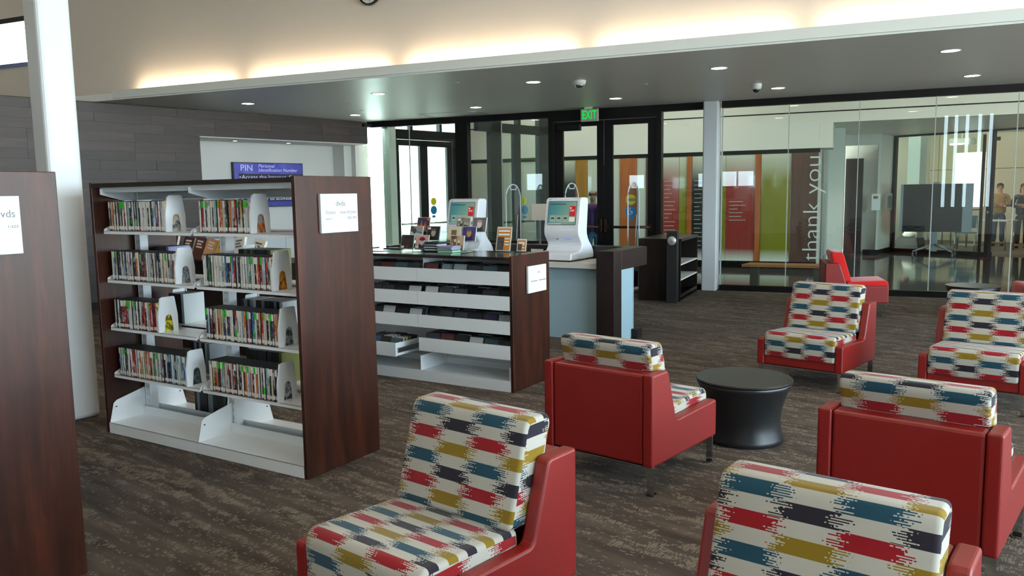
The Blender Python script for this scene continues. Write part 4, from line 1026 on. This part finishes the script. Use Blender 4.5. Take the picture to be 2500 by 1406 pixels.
B().box(0, .20, 0, .006, .28, .47).obj('panel', M_paper, parent=t); B().box(.09, .11, .006, .014, .004, .40).obj('stem', M_steel, parent=t); B().box(.02, .18, -.05, .07, .0004, .005).obj('base', M_steel, parent=t)
t = sgrid('card_holder', 'small printed card leaning on the dark desk ledge left of the near kiosk', 'card', -4.66, 8.02); t.location.z = .8203
B().box(0, .16, 0, .006, .0005, .09).obj('card', M_paper, parent=t); B().box(.012, .15, -.0012, 0, .012, .045).obj('photo', art_mat('card_photo', ['#2a2a2c', '#77777a', '#c9c9c9'], 40), parent=t)

# dark accessible door post and open shelving unit beside the doors
u = thing('display_unit', 'low espresso unit with white shelves open to the right, near the door button post', 'cabinet', (-2.64, 11.83, 0))
def ub(name, m, *bx, parent=u):
    b = B()
    for x in bx: b.box(*x)
    return b.obj(name, m, parent=parent)
ub('carcass', M_espresso, (-.30, .30, -.62, -.60, .002, .85), (-.30, .30, .60, .62, .002, .85), (-.30, -.28, -.60, .60, .002, .85), (-.28, .30, -.60, .60, .03, .05), (.28, .30, -.60, .60, .002, .10))
ub('unit_top', M_espresso, (-.30, .31, -.62, .62, .85, .885))
ub('shelf', M_white, (-.28, .298, -.60, .60, .295, .315)); ub('shelf', M_white, (-.28, .298, -.60, .60, .51, .53))
t = thing('door_button_post', 'black post with a round silver wheelchair door button', 'post', (-2.425, 11.08, 0))
B().box(-.075, .075, -.05, .05, .0, 1.005, 0, .004).obj('post', M_blackmat, parent=t)
b = B(); b.lathe([(0, 0), (.062, 0), (.062, .018), (.055, .026), (0, .026)], 28)
o = b.obj('push_plate', mat('satin_plate', '#b9bcb9', .35, .6), parent=t, loc=(0, -.0505, .87), rot=(PI/2, 0, 0))
w = B(); w.tube([(.012*math.cos(a), .012*math.sin(a)-.004, .027) for a in [2.4+i*.6 for i in range(8)]], .002, 4); w.tube([(-.002, .018, .027), (0, .002, .027), (.012, .002, .027), (.016, -.01, .027)], .002, 4); w.ball((-.003, .024, .027), .004, n=5); w.box(-.02, .02, -.03, -.026, .0262, .027)
w.obj('wheelchair_mark', M_blackmat, parent=o)
# dark service counter seen between the kiosks
t = thing('service_counter', 'dark counter with a pale steel stripe behind the kiosks', 'counter', (-5.1, 11.5, 0))
B().box(-.9, .8, -.30, .30, .002, .80).obj('body', M_espresso, parent=t); B().box(-.93, .83, -.33, .33, .80, .84).obj('counter_top', wood('dark_counter_top', '#171010', '#241917', '#2f221e', .2, 'x'), parent=t); B().box(-.9, .8, -.306, -.30, .70, .725).obj('steel_strip', M_steel, parent=t)

# security gates
def gate(label, x, y):
    g_ = thing('security_gate', label, 'gate', (x, y, 0), PI/2-.08, 'clear security gates at the doors')
    H, w = 1.70, .25
    pts = [(-w, 0, .05), (-w, 0, H-.2)]+[(w*math.cos(a), 0, H-.22+.22*math.sin(a)) for a in [PI-i*PI/10 for i in range(1, 10)]]+[(w, 0, H-.2), (w, 0, .05)]
    b = B(); b.tube(pts, .009, 8); b.obj('frame_tube', M_metal, parent=g_)
    b = B(); b.prism([(p[0]*.96, p[2]-.01) for p in pts], 'y', -.004, .004); b.obj('clear_panel', M_acrylic, parent=g_)
    b = B(); b.tube([(-.13, 0, H-.02), (-.09, 0, H-.085), (.09, 0, H-.085), (.13, 0, H-.02)], .009, 6); b.tube([(0.0, 0, .1), (w*.6, 0, 1.2)], .005, 5); b.obj('antenna', M_metal, parent=g_)
    b = B(); b.box(-.28, .28, -.06, .06, 0, .05, 0, .01); b.obj('base', M_metal, parent=g_)
gate('clear security gate behind the orange leaflet', -5.29, 12.15)
gate('clear security gate behind the near kiosk', -4.275, 12.15)
gate('clear security gate in front of the right door leaf', -3.27, 12.15)

# tilted book display seen through the dvd shelves
t = sgrid('book_display', 'low dark book display unit glimpsed behind the dvd shelves', 'shelf', -6.75, 5.55)
B().box(-1.0, 1.0, -.30, .30, .002, .90, 0, .003).obj('body', M_espresso, parent=t)
B().box(-1.02, 1.02, -.32, .32, .90, .925).obj('unit_top', M_espresso, parent=t)
BKC = [('brown book with pale lettering', '#5b3a22'), ('dark brown book', '#3a2018'), ('maroon book', '#4a1f16'), ('tan book', '#b98a5e'), ('black and white book', '#d8d6cc'), ('cream book', '#d8d2bd'), ('yellow book', '#c99a2e')]
for i, (nm, c) in enumerate(BKC):
    x = -7.55+[0, .24, .42, .58, 1.05, 1.28, .78][i]
    o = sgrid('book', nm+' leaning on the low display behind the dvds', 'book', x, 5.31, 'books on the low display'); o.location.z = .935; o.rotation_euler = (math.radians(-18), math.radians([-3, 4, 6, 12, -8, 9, 5][i]), TS)
    B().box(.004, .15, -.005, .022, .004, .226).obj('pages', M_paper, parent=o)
    cv = B(); cv.box(0, .155, -.008, -.005, 0, .23); cv.box(0, .155, .022, .025, 0, .23); cv.box(0, .004, -.005, .022, 0, .23); cv.obj('cover', mat('cover_'+nm.replace(' ', '_'), c, .4), parent=o)
    b = B()
    for k in range(3): b.box(.03, .12-.02*(k % 2), -.0095, -.008, .12+k*.03, .137+k*.03)
    b.obj('cover_text', M_cream if i < 4 else M_ink, parent=o)

# ================================================================== RECESS: SCREEN, COUNTER
t = thing('wall_screen', 'blue PIN information screen on the white recess wall', 'screen', (0, 0, 0), 0)
t.location = WO; t.rotation_euler = (0, 0, WA)
def tvb(name, m, x0, x1, d0, d1, z0, z1, parent=t): return lb(B(), x0, x1, d0, d1, z0, z1).obj(name, m, parent=parent)
def tv_mat():
    m = bpy.data.materials.new('screen_blue'); m.use_nodes = True; p = P(m); p.inputs['Base Color'].default_value = (0.01, .01, .02, 1); p.inputs['Roughness'].default_value = .2
    n = noise(m, mapping(m, objco(m), (1.6, 1, 1.4)), 1.2, 2)
    c = ramp(m, n, [(.35, '#151a86'), (.6, '#3338a8'), (.8, '#5a68c8')]); ln(m, c, p.inputs['Emission Color']); p.inputs['Emission Strength'].default_value = .85; return m
tvb('bezel', M_blackmat, .95, 2.325, .68, .745, 1.385, 2.15); tvb('mount', M_blackmat, 1.4, 1.9, .745, .75, 1.6, 1.95)
scr = tvb('display', tv_mat(), .965, 2.31, .677, .68, 1.40, 2.135)
M_tvw = emis('screen_lettering', '#c3c8ea', .8); M_navy = emis('screen_band', '#0b0d3a', .7)
tvb('text_band', M_navy, .965, 2.23, .6755, .677, 1.83, 1.958, scr); tvb('text_band', M_navy, .965, 2.23, .6755, .677, 1.475, 1.60, scr)
def tvt(s, x, z, size, **k): return text('lettering', s, size, M_tvw, scr, (x, -.6745, z), (PI/2, 0, PI), .0005, k.get('al', 'LEFT'), 'CENTER', k.get('sh', 0), k.get('sx', 1))
tvt('PIN', 2.20, 2.05, .15, sx=1.05); tvt('Personal', 1.86, 2.09, .080, sh=.3, sx=1.15); tvt('Identification Number', 1.86, 2.02, .080, sh=.3, sx=1.1)
tvt('\u25b8Access the Internet, Or', 2.22, 1.898, .098, sx=1.12); tvt('at the library to activate', 2.22, 1.535, .098, sx=1.05)
ct = thing('cabinet_run', 'white cabinets with grey counter top under the wall screen', 'cabinet', WO, WA)
b = B(); lb(b, .35, 3.24, .0, .74, .915, .945); b.obj('counter_top', mat('slate_counter', '#6d7488', .3), parent=ct)
lb(B(), .38, 3.23, .03, .74, .002, .914).obj('carcass', M_white, parent=ct)
for i in range(6):
    x = .39+i*.473
    lb(B(), x+.003, x+.470, .012, .0295, .08, .905).obj('door', mat('cabinet_door', '#cdd3d4', .45), parent=ct)

# ================================================================== CEILING FITTINGS
def downlight(x, y, z, label, r=.085, group='recessed downlights in the dropped ceiling'):
    t = thing('downlight', label, 'ceiling light', (x, y, z), 0, group)
    b = B(); b.lathe([(r, .0), (r+.012, -.001), (r+.014, -.004), (r, -.005)], 28); b.obj('trim_ring', M_white, parent=t)
    b = B(); b.lathe([(0, -.003), (r, -.003)], 28); b.obj('lens', M_down, parent=t)
for j, (y, xs_) in enumerate(((9.32, (-8.22, -6.0, -3.77, -1.54, .73, 2.97)), (11.51, (-7.88, -5.63, -3.37, -1.12, 1.15, 3.4)))):
    for i, x in enumerate(xs_):
        downlight(x, y, 2.9, '%s downlight from the left in the %s row of the dropped ceiling' % (ordn(i+1), ('front', 'rear')[j]))
for i, s in enumerate((2.4, 1.38)):
    p = WO+WD*s+Vector((-math.sin(WA), math.cos(WA), 0))*(-.45); downlight(p.x, p.y, 2.485, '%s small downlight over the wall screen' % ('left', 'right')[i], .035, 'small downlights in the recess')
CG = [-9.36, -7.40, -5.08, -2.76, -.58, 1.7, 4.0, 6.3, 8.6]
for i in range(8):
    t = thing('cove_light', 'warm led strip on the cove ledge, %s from the left' % ordn(i+1), 'cove light', (0, 8.255, 2.995), 0, 'cove lights')
    B().box(CG[i]+.10, CG[i+1]-.10, -.05, .05, .001, .006).obj('tray', M_white, parent=t)
    B().box(CG[i]+.14, CG[i+1]-.14, -.012, .012, .006, .014).obj('led_strip', M_cove, parent=t)
t = thing('exit_sign', 'green lit EXIT sign hanging from the ceiling over the doors', 'sign', (-4.07, 12.45, 2.9), 0)
B().box(-.08, .04, -.03, .03, -.03, 0).obj('mount', M_white, parent=t); B().box(-.145, .145, -.025, .025, -.225, -.03, 0, .006).obj('housing', mat('exit_housing', '#a9aaa4', .5), parent=t)
text('lettering', 'EXIT', .19, M_exit, t, (0, -.026, -.128), (PI/2, 0, 0), .001, sx=.62, bold=.004)
def dome(label, x, y, r, dark):
    t = thing('ceiling_camera', label, 'camera', (x, y, 2.9), 0)
    b = B(); b.lathe([(r, 0), (r, -.02), (r*.86, -.05), (r*.62, -.055)] if not dark else [(r, 0), (r*.98, -.04), (r*.8, -.07), (r*.62, -.07)], 24); b.obj('housing', M_white, parent=t)
    b = B(); k = -.055 if not dark else -.07; rr = r*.62
    b.lathe([(rr*math.cos(a), k-rr*math.sin(a)*(.6 if not dark else .9)) for a in [i*PI/16 for i in range(9)]], 20); b.obj('dome_glass', M_blackmat if dark else M_chrome, parent=t)
dome('white round detector on the ceiling left of the exit sign', -3.24, 9.5, .085, False)
dome('white dome security camera with dark lens on the ceiling', -1.33, 10.93, .07, True)
def sprink(label, x, y):
    t = thing('sprinkler', label, 'sprinkler', (x, y, 2.9)); b = B(); b.lathe([(0, -.006), (.035, -.006), (.04, 0)], 16); b.obj('cover_plate', M_soffit, parent=t)
for i, (x, y) in enumerate(((-7.0, 10.1), (-4.6, 8.9), (-2.6, 10.2), (-7.4, 11.0))): sprink('flush sprinkler plate in the dropped ceiling, %s of four' % ordn(i+1), x, y)
t = thing('wall_clock', 'round wall clock with a dark rim, cut by the top edge', 'clock', (-5.43, 8.335, 3.94), 0)
b = B(); b.lathe([(0, 0), (.155, 0), (.165, .02), (.155, .04), (.142, .04), (.140, .02), (0, .02)], 40); 
b.obj('rim', M_black, parent=t, rot=(PI/2, 0, 0)); b = B(); b.lathe([(0, .021), (.1395, .021)], 40); b.obj('dial', M_paper, parent=t, rot=(PI/2, 0, 0))
for k in range(12):
    a = k*PI/6; text('numeral', str(12 if k == 0 else k), .03, M_black, t, (.112*math.sin(a), -.0225, .112*math.cos(a)), (PI/2, 0, 0), .0003)
b = B(); b.box(-.004, .004, -.024, -.0225, -.02, .095); b.box(-.05, .01, -.0245, -.0235, -.004, .004); b.obj('hands', M_black, parent=t)
for i, (x, y) in enumerate(PEND):
    t = thing('pendant_lamp', 'warm dome pendant over the reading area, %s of seven' % ordn(i+1), 'pendant lamp', (x, y, 4.2), 0, 'dome pendants')
    b = B(); b.lathe([(.24, 0), (.23, .07), (.17, .15), (.06, .2), (0, .205)], 28); b.obj('shade', M_white, parent=t)
    b = B(); b.tube([(0, 0, .2), (0, 0, 1.2)], .006, 6); b.obj('cable', M_blackmat, parent=t)
    b = B(); b.lathe([(0, .01), (.17, .01)], 24); b.obj('lens', M_down, parent=t)

# ================================================================== LOBBY AND MEETING ROOM THINGS
t = thing('bench', 'long low timber bench beyond the glass in front of thank you', 'bench', (-.75, 12.0, 0))
t.location = (-1.12, 13.42, 0)
B().prism([(-.66, -.2), (.66, -.2), (.66, .2), (-.58, .2)], 'z', .33, .37).obj('seat', wood('bench_timber', '#7a4a2a', '#96603a', '#a8714a', .4, 'x'), parent=t)
for s in (-.48, .48):
    b = B(); b.prism([(-.14, 0), (.14, 0), (.10, .33), (-.10, .33)], 'y', -.06, .06, 0, .0); b.obj('leg', mat('bench_leg_steel', '#55564f', .3, .8), parent=t, loc=(s, 0, 0), rot=(0, 0, PI/2))
# mobile flat display seen from behind, on casters
t = thing('mobile_display', 'large flat display on a grey wheeled stand beyond the glass', 'display', (1.45, 20.3, 0), math.radians(-4))
b = B(); b.box(-.715, .715, -.04, .04, .56, 1.625, 0, .004); b.obj('screen_panel', mat('display_back', '#23272b', .18), parent=t)
b = B(); b.box(.52, .715, -.055, -.04, .56, 1.625); b.box(-.715, -.66, -.055, -.04, .56, 1.625); b.obj('side_housing', mat('display_grey', '#8d98a2', .4), parent=t)
b = B(); b.box(-.07, .06, .04, .10, .12, 1.67, 0, .006); b.obj('column', mat('stand_grey', '#8f959c', .4, .3), parent=t)
b = B()
CS = [(-.42, -.20), (.36, -.28), (-.36, .34), (.42, .30)]
for x, y in CS: b.tube([(0, .06, .28), (x*.6, y*.6+.02, .19), (x, y, .13)], [.025, .022, .018], 8)
b.obj('base_arms', mat('stand_grey', '#8f959c'), parent=t)
for x, y in CS:
    b = B(); b.tube([(x-.018, y, .05), (x+.018, y, .05)], .05, 14); b.tube([(x, y, .05), (x, y, .13)], .008, 6); b.obj('caster', mat('caster_grey', '#6c7076', .4), parent=t)
# wall boxes
t = thing('wall_cabinet', 'grey wall cabinet with a small window on the white corner', 'cabinet', (.27, 20.61, 1.04)); B().box(-.13, .05, -.10, 0, 0, .38, 0, .006).obj('body', M_metal, parent=t); B().box(-.10, .0, -.103, -.10, .27, .33).obj('label_window', mat('amber_label', '#8b6a3c', .4), parent=t)
t = thing('defibrillator_case', 'white glazed case on the wall end beside the meeting room', 'cabinet', (.47, 21.0, 1.03)); b = B(); b.box(-.02, .11, -.10, .10, 0, .40, 0, .004); b.obj('body', M_white, parent=t); B().box(.01, .10, -.104, -.10, .06, .34).obj('window', mat('case_window', '#8b9a98', .1), parent=t)
t = thing('fire_extinguisher', 'red fire extinguisher on the wall inside the meeting room glass', 'extinguisher', (.98, 21.88, .62)); b = B(); b.lathe([(0, 0), (.06, 0), (.068, .02), (.068, .34), (.04, .42), (.02, .44), (.02, .47), (0, .47)], 18); b.obj('cylinder', M_redl, parent=t)
b = B(); b.box(-.012, .012, -.09, .02, .47, .49); b.tube([(0, .03, .46), (.06, .05, .42), (.075, .03, .25)], .009, 6); b.obj('valve_and_hose', M_blackmat, parent=t); B().box(-.03, .03, .066, .07, .1, .3).obj('bracket', M_steel, parent=t)
def mloc(x, y, z=0):
    c, s = math.cos(MA), math.sin(MA); return (MO.x+c*x-s*y, MO.y+s*x+c*y, z)
# bright screen, projector, pendant bars
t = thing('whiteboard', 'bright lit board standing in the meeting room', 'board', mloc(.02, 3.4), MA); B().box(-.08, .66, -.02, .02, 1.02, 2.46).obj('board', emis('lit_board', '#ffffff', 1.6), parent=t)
B().box(.05, .60, -.05, .0, .93, .97).obj('tray', mat('purple_tray', '#3a2a70', .4), parent=t); b = B(); b.tube([(0, .03, 0), (0, .03, 2.3)], .015, 6); b.tube([(.58, .03, 0), (.58, .03, 2.3)], .015, 6); b.box(-.05, .63, -.15, .2, 0, .03); b.obj('stand', M_steel, parent=t)
t = thing('projector', 'round topped white projector on the meeting room ceiling', 'projector', mloc(.25, 3.0, 2.62), MA); B().box(-.28, .28, -.2, .2, .02, .2, 0, .05, 3).obj('body', M_white, parent=t); b = B(); b.tube([(0, 0, .2), (0, 0, .58)], .03, 8); b.obj('pole', M_white, parent=t); B().box(-.22, .22, -.201, -.18, .03, .06).obj('lens_slot', M_down, parent=t)
for i, (x, y) in enumerate(((1.3, 2.1), (-.9, 3.7), (3.4, 2.1))):
    t = thing('folding_table', 'pale meeting table with thin metal legs, %s in the meeting room' % ('nearest the door', 'behind the display', 'behind the open door')[i], 'table', mloc(x, y), MA, 'meeting room tables')
    B().box(-.6, .6, -.3, .3, .71, .735).obj('table_top', M_worktop, parent=t)
    for sx in (-.55, .55):
        for sy in (-.25, .25):
            b = B(); b.tube([(sx, sy, 0), (sx*.96, sy*.96, .71)], .014, 6); b.obj('leg', M_steel, parent=t)
for i, (x, y, r) in enumerate(((1.15, 1.35, .3), (.35, 2.5, -.2), (2.5, 3.9, 2.9), (-.75, 2.8, 1.0))):
    t = thing('stacking_chair', 'blue grey meeting chair with metal legs, %s' % ('by the door jamb', 'beside the lit board', 'at the rear wall', 'left of the lit board')[i], 'chair', mloc(x, y), MA+r, 'meeting room chairs')
    B().box(-.22, .22, -.22, .22, .43, .455, 0, .008).obj('seat', mat('chair_blue', '#3e5a68', .5), parent=t); B().box(-.22, .22, .20, .225, .55, .85, 0, .008).obj('backrest', mat('chair_blue', '#3e5a68'), parent=t)
    for sx in (-.2, .2):
        for sy in (-.2, .2):
            b = B(); b.tube([(sx*1.08, sy*1.1, 0), (sx, sy, .43)]+([(sx, sy+.01, .85)] if sy > 0 else []), .01, 6); b.obj('leg', M_steel, parent=t)
t = thing('side_cart', 'low black box cart with a white bag, behind the wheeled display', 'cart', mloc(-.02, 1.0), MA); B().prism([(-.3, .0), (.3, .0), (.24, .3), (-.26, .3)], 'y', -.2, .2).obj('body', M_blackmat, parent=t)
t = thing('bag', 'crumpled white bag on the black cart in the meeting room', 'bag', mloc(-.05, 1.0, .301), MA); b = B(); b.ball((0, 0, .09), (.17, .12, .09), n=12)
for v in b.bm.verts: v.co += Vector((math.sin(v.co.z*50+v.co.x*31), math.cos(v.co.x*43), math.sin(v.co.y*47)))*.018 if v.co.z > .02 else Vector((0, 0, 0))
b.obj('bag_body', M_paper, parent=t)

# ================================================================== PEOPLE
def skin_obj(name, verts, edges, radii, m, parent, sub=1):
    me = bpy.data.meshes.new(name); me.from_pydata(verts, edges, []); me.materials.append(m)
    o = link(name, me, parent)
    o.modifiers.new('skin', 'SKIN').use_smooth_shade = True
    for i, r in enumerate(radii):
        v = me.skin_vertices[0].data[i]; v.radius = r if isinstance(r, tuple) else (r, r); v.use_root = (i == 0)
    md = o.modifiers.new('sub', 'SUBSURF'); md.levels = sub; md.render_levels = sub
    for p in me.polygons: p.use_smooth = True
    return o
def person(label, loc, rz, H, top, legs, hair, shoes, stance, arms, beard=None, shades=False, longhair=False, jacket=None, head_tilt=0.):
    k = H/1.75; t = thing('person', label, 'person', loc, rz)
    def V(x, y, z): return (x*k, y*k, z*k)
    ls, rs_ = stance     # forward offset of each foot (front is -y)
    sk = [V(0, 0, .95), V(0, .0, 1.12), V(0, .01, 1.30), V(0, .01, 1.44), V(0, .0, 1.50), V(0, -.015-head_tilt, 1.56), V(0, -.02-head_tilt, 1.66), V(0, -.01-head_tilt, 1.735)]
    ed = [(i, i+1) for i in range(7)]; rad = [(.105*k, .07*k), (.10*k, .065*k), (.12*k, .08*k), (.08*k, .065*k), (.052*k, .055*k), (.062*k, .075*k), (.074*k, .092*k), (.05*k, .06*k)]
    def chain(root, pts, rr):
        a = root
        for p, r in zip(pts, rr):
            sk.append(p); rad.append(r*k); ed.append((a, len(sk)-1)); a = len(sk)-1
        return a
    legpts = []
    for s, fw in ((-1, ls), (1, rs_)):
        pts = [V(s*.09, 0, .90), V(s*.10, -fw*.45-.01, .50), V(s*.10, -fw, .09), V(s*.105, -fw-.11, .04)]
        legpts.append(pts); chain(0, pts, (.07, .05, .038, .033))
    armpts = []
    for s, (el, ha) in zip((-1, 1), arms):
        pts = [V(s*.19, .01, 1.40), V(*el), V(*ha)]
        armpts.append(pts); e = chain(3, pts, (.05, .042, .028))
        d = (Vector(pts[2])-Vector(pts[1])).normalized(); w = Vector(pts[2]); sd = d.cross(Vector((0, 1, 0.2))).normalized()
        palm = w+d*.07*k; chain(e, [tuple(palm)], (.030,)); pi_ = len(sk)-1
        for f in range(4):
            o_ = sd*(f-1.5)*.018*k; L = (.065, .078, .074, .055)[f]*k
            chain(pi_, [tuple(palm+o_+d*.025*k), tuple(palm+o_+d*L), tuple(palm+o_+d*(L+.02*k)+Vector((0, -.01, 0)))], (.009, .008, .007))
        chain(e, [tuple(w+d*.03*k+sd*.032*k), tuple(w+d*.07*k+sd*.05*k)], (.011, .009))
    skin_obj('body', sk, ed, rad, M_skin, t, 1)
    hy = -.02-head_tilt
    b = B(); b.ball(V(0, hy-.092, 1.632), (.012*k, .018*k, .02*k)); b.box(-.02*k, .02*k, (hy-.09)*k, (hy-.083)*k, 1.588*k, 1.594*k)
    b.ball(V(-.078, hy+.01, 1.64), (.012*k, .02*k, .03*k)); b.ball(V(.078, hy+.01, 1.64), (.012*k, .02*k, .03*k)); b.obj('face_features', mat('skin_warm', '#a06a50', .6), parent=t)
    b = B()
    for s in (-1, 1): b.ball(V(s*.03, hy-.085, 1.655), (.016*k, .008*k, .010*k) if not shades else (.032*k, .012*k, .022*k))
    if shades: b.box(-.07*k, .07*k, (hy-.092)*k, (hy-.084)*k, 1.657*k, 1.667*k)
    b.obj('sunglasses' if shades else 'eyes', M_blackmat, parent=t)
    hm = mat('hair_'+hair[0], hair[1], .7)
    b = B()
    if beard is None or longhair:
        b.ball(V(0, hy+.038, 1.700), (.086*k, .100*k, .075*k), n=14)
        if longhair: b.ball(V(0, hy+.075, 1.58), (.10*k, .055*k, .15*k), n=12)
    else:      # thinning hair around the sides
        b.ball(V(-.06, hy+.03, 1.67), (.03*k, .075*k, .045*k)); b.ball(V(.06, hy+.03, 1.67), (.03*k, .075*k, .045*k)); b.ball(V(0, hy+.075, 1.66), (.075*k, .03*k, .06*k))
    b.obj('hair', hm, parent=t)
    if beard: b = B(); b.ball(V(0, hy-.058, 1.562), (.05*k, .036*k, .04*k)); b.obj('beard', mat('beard_grey', beard, .9), parent=t)
    # clothing
    sv = [V(0, 0, .875), V(0, .0, 1.02), V(0, .01, 1.30), V(0, .01, 1.42)]; se = [(0, 1), (1, 2), (2, 3)]; sr = [(.20*k, .145*k), (.18*k, .12*k), (.18*k, .128*k), (.105*k, .09*k)]
    for pts in armpts:
        w = Vector(pts[1]).lerp(Vector(pts[2]), .92); n0 = len(sv)
        sv += [pts[0], pts[1], tuple(w)]; sr += [(.068*k,)*2, (.055*k,)*2, (.042*k,)*2]; se += [(3, n0), (n0, n0+1), (n0+1, n0+2)]
    skin_obj('top_garment', sv, se, sr, mat('garment_'+top[0], top[1], .85), t, 1)
    if jacket:
        b = B()
        for s in (-1, 1): b.prism(rounded([(s*.06, .88), (s*.19, .88), (s*.20, 1.25), (s*.16, 1.45), (s*.07, 1.40)], .03), 'y', -.145*k, -.10*k, 0, .01)
        for v in b.bm.verts: v.co.x *= k; v.co.z *= k
        b.obj('jacket_front', mat('garment_'+jacket[0], jacket[1], .8), parent=t)
    sv = [V(0, 0, .99), V(0, 0, .89)]; se = [(0, 1)]; sr = [(.14*k, .105*k), (.15*k, .11*k)]
    for pts in legpts:
        n0 = len(sv); a = Vector(pts[2])
        sv += [pts[0], pts[1], tuple(a)]; sr += [(.105*k,)*2, (.078*k,)*2, (.066*k,)*2]; se += [(1, n0), (n0, n0+1), (n0+1, n0+2)]
    skin_obj('trousers', sv, se, sr, mat('garment_'+legs[0], legs[1], .85), t, 1)
    for pts in legpts:
        f = Vector(pts[3]); b = B(); b.ball((f.x, f.y+.06*k, .045*k), (.05*k, .135*k, .045*k), n=10)
        for v in b.bm.verts: v.co.z = max(v.co.z, .001)
        b.obj('shoe', mat('shoe_'+shoes[0], shoes[1], .5), parent=t)
    return t
hang = (((-.25, .03, 1.13), (-.25, -.05, .90)), ((.25, .03, 1.13), (.25, -.05, .90)))
cross = (((-.26, .0, 1.15), (.02, -.20, 1.14)), ((.26, .0, 1.15), (-.02, -.21, 1.18)))
person('man with a grey beard, sunglasses and purple shirt behind the glass door', (-4.50, 13.95, 0), math.radians(10), 1.60, ('purple', '#4a2a78'), ('denim', '#4f79a0'), ('grey_brown', '#6b5d52'), ('dark', '#1c1a1a'), (.16, -.14), hang, beard='#7d756d', shades=True, jacket=('dark_jacket', '#26242c'), head_tilt=.03)
person('woman in a tan sweater standing in the meeting room doorway', (3.22, 24.45, 0), math.radians(-5), 1.62, ('tan', '#9a7648'), ('blue_trousers', '#3a4456'), ('brown', '#33241c'), ('black', '#141416'), (.0, .0), cross)
person('woman in black with folded arms, cut by the right edge', (3.62, 23.6, 0), math.radians(-8), 1.60, ('black', '#15151a'), ('black_trousers', '#121215'), ('dark_brown', '#241a15'), ('black', '#141416'), (.05, -.05), cross, longhair=True)

# lettering becomes plain mesh
bpy.context.view_layer.update()
_dg = bpy.context.evaluated_depsgraph_get()
for o in [o for o in SC.objects if o.type == 'FONT']:
    me = bpy.data.meshes.new_from_object(o.evaluated_get(_dg)); nm = o.name
    n = bpy.data.objects.new('lettering', me); n.parent = o.parent; n.location = o.location; n.rotation_euler = o.rotation_euler; n.scale = o.scale
    base = nm.split('.')[0]; bpy.data.objects.remove(o); n.name = base
    COL.objects.link(n)
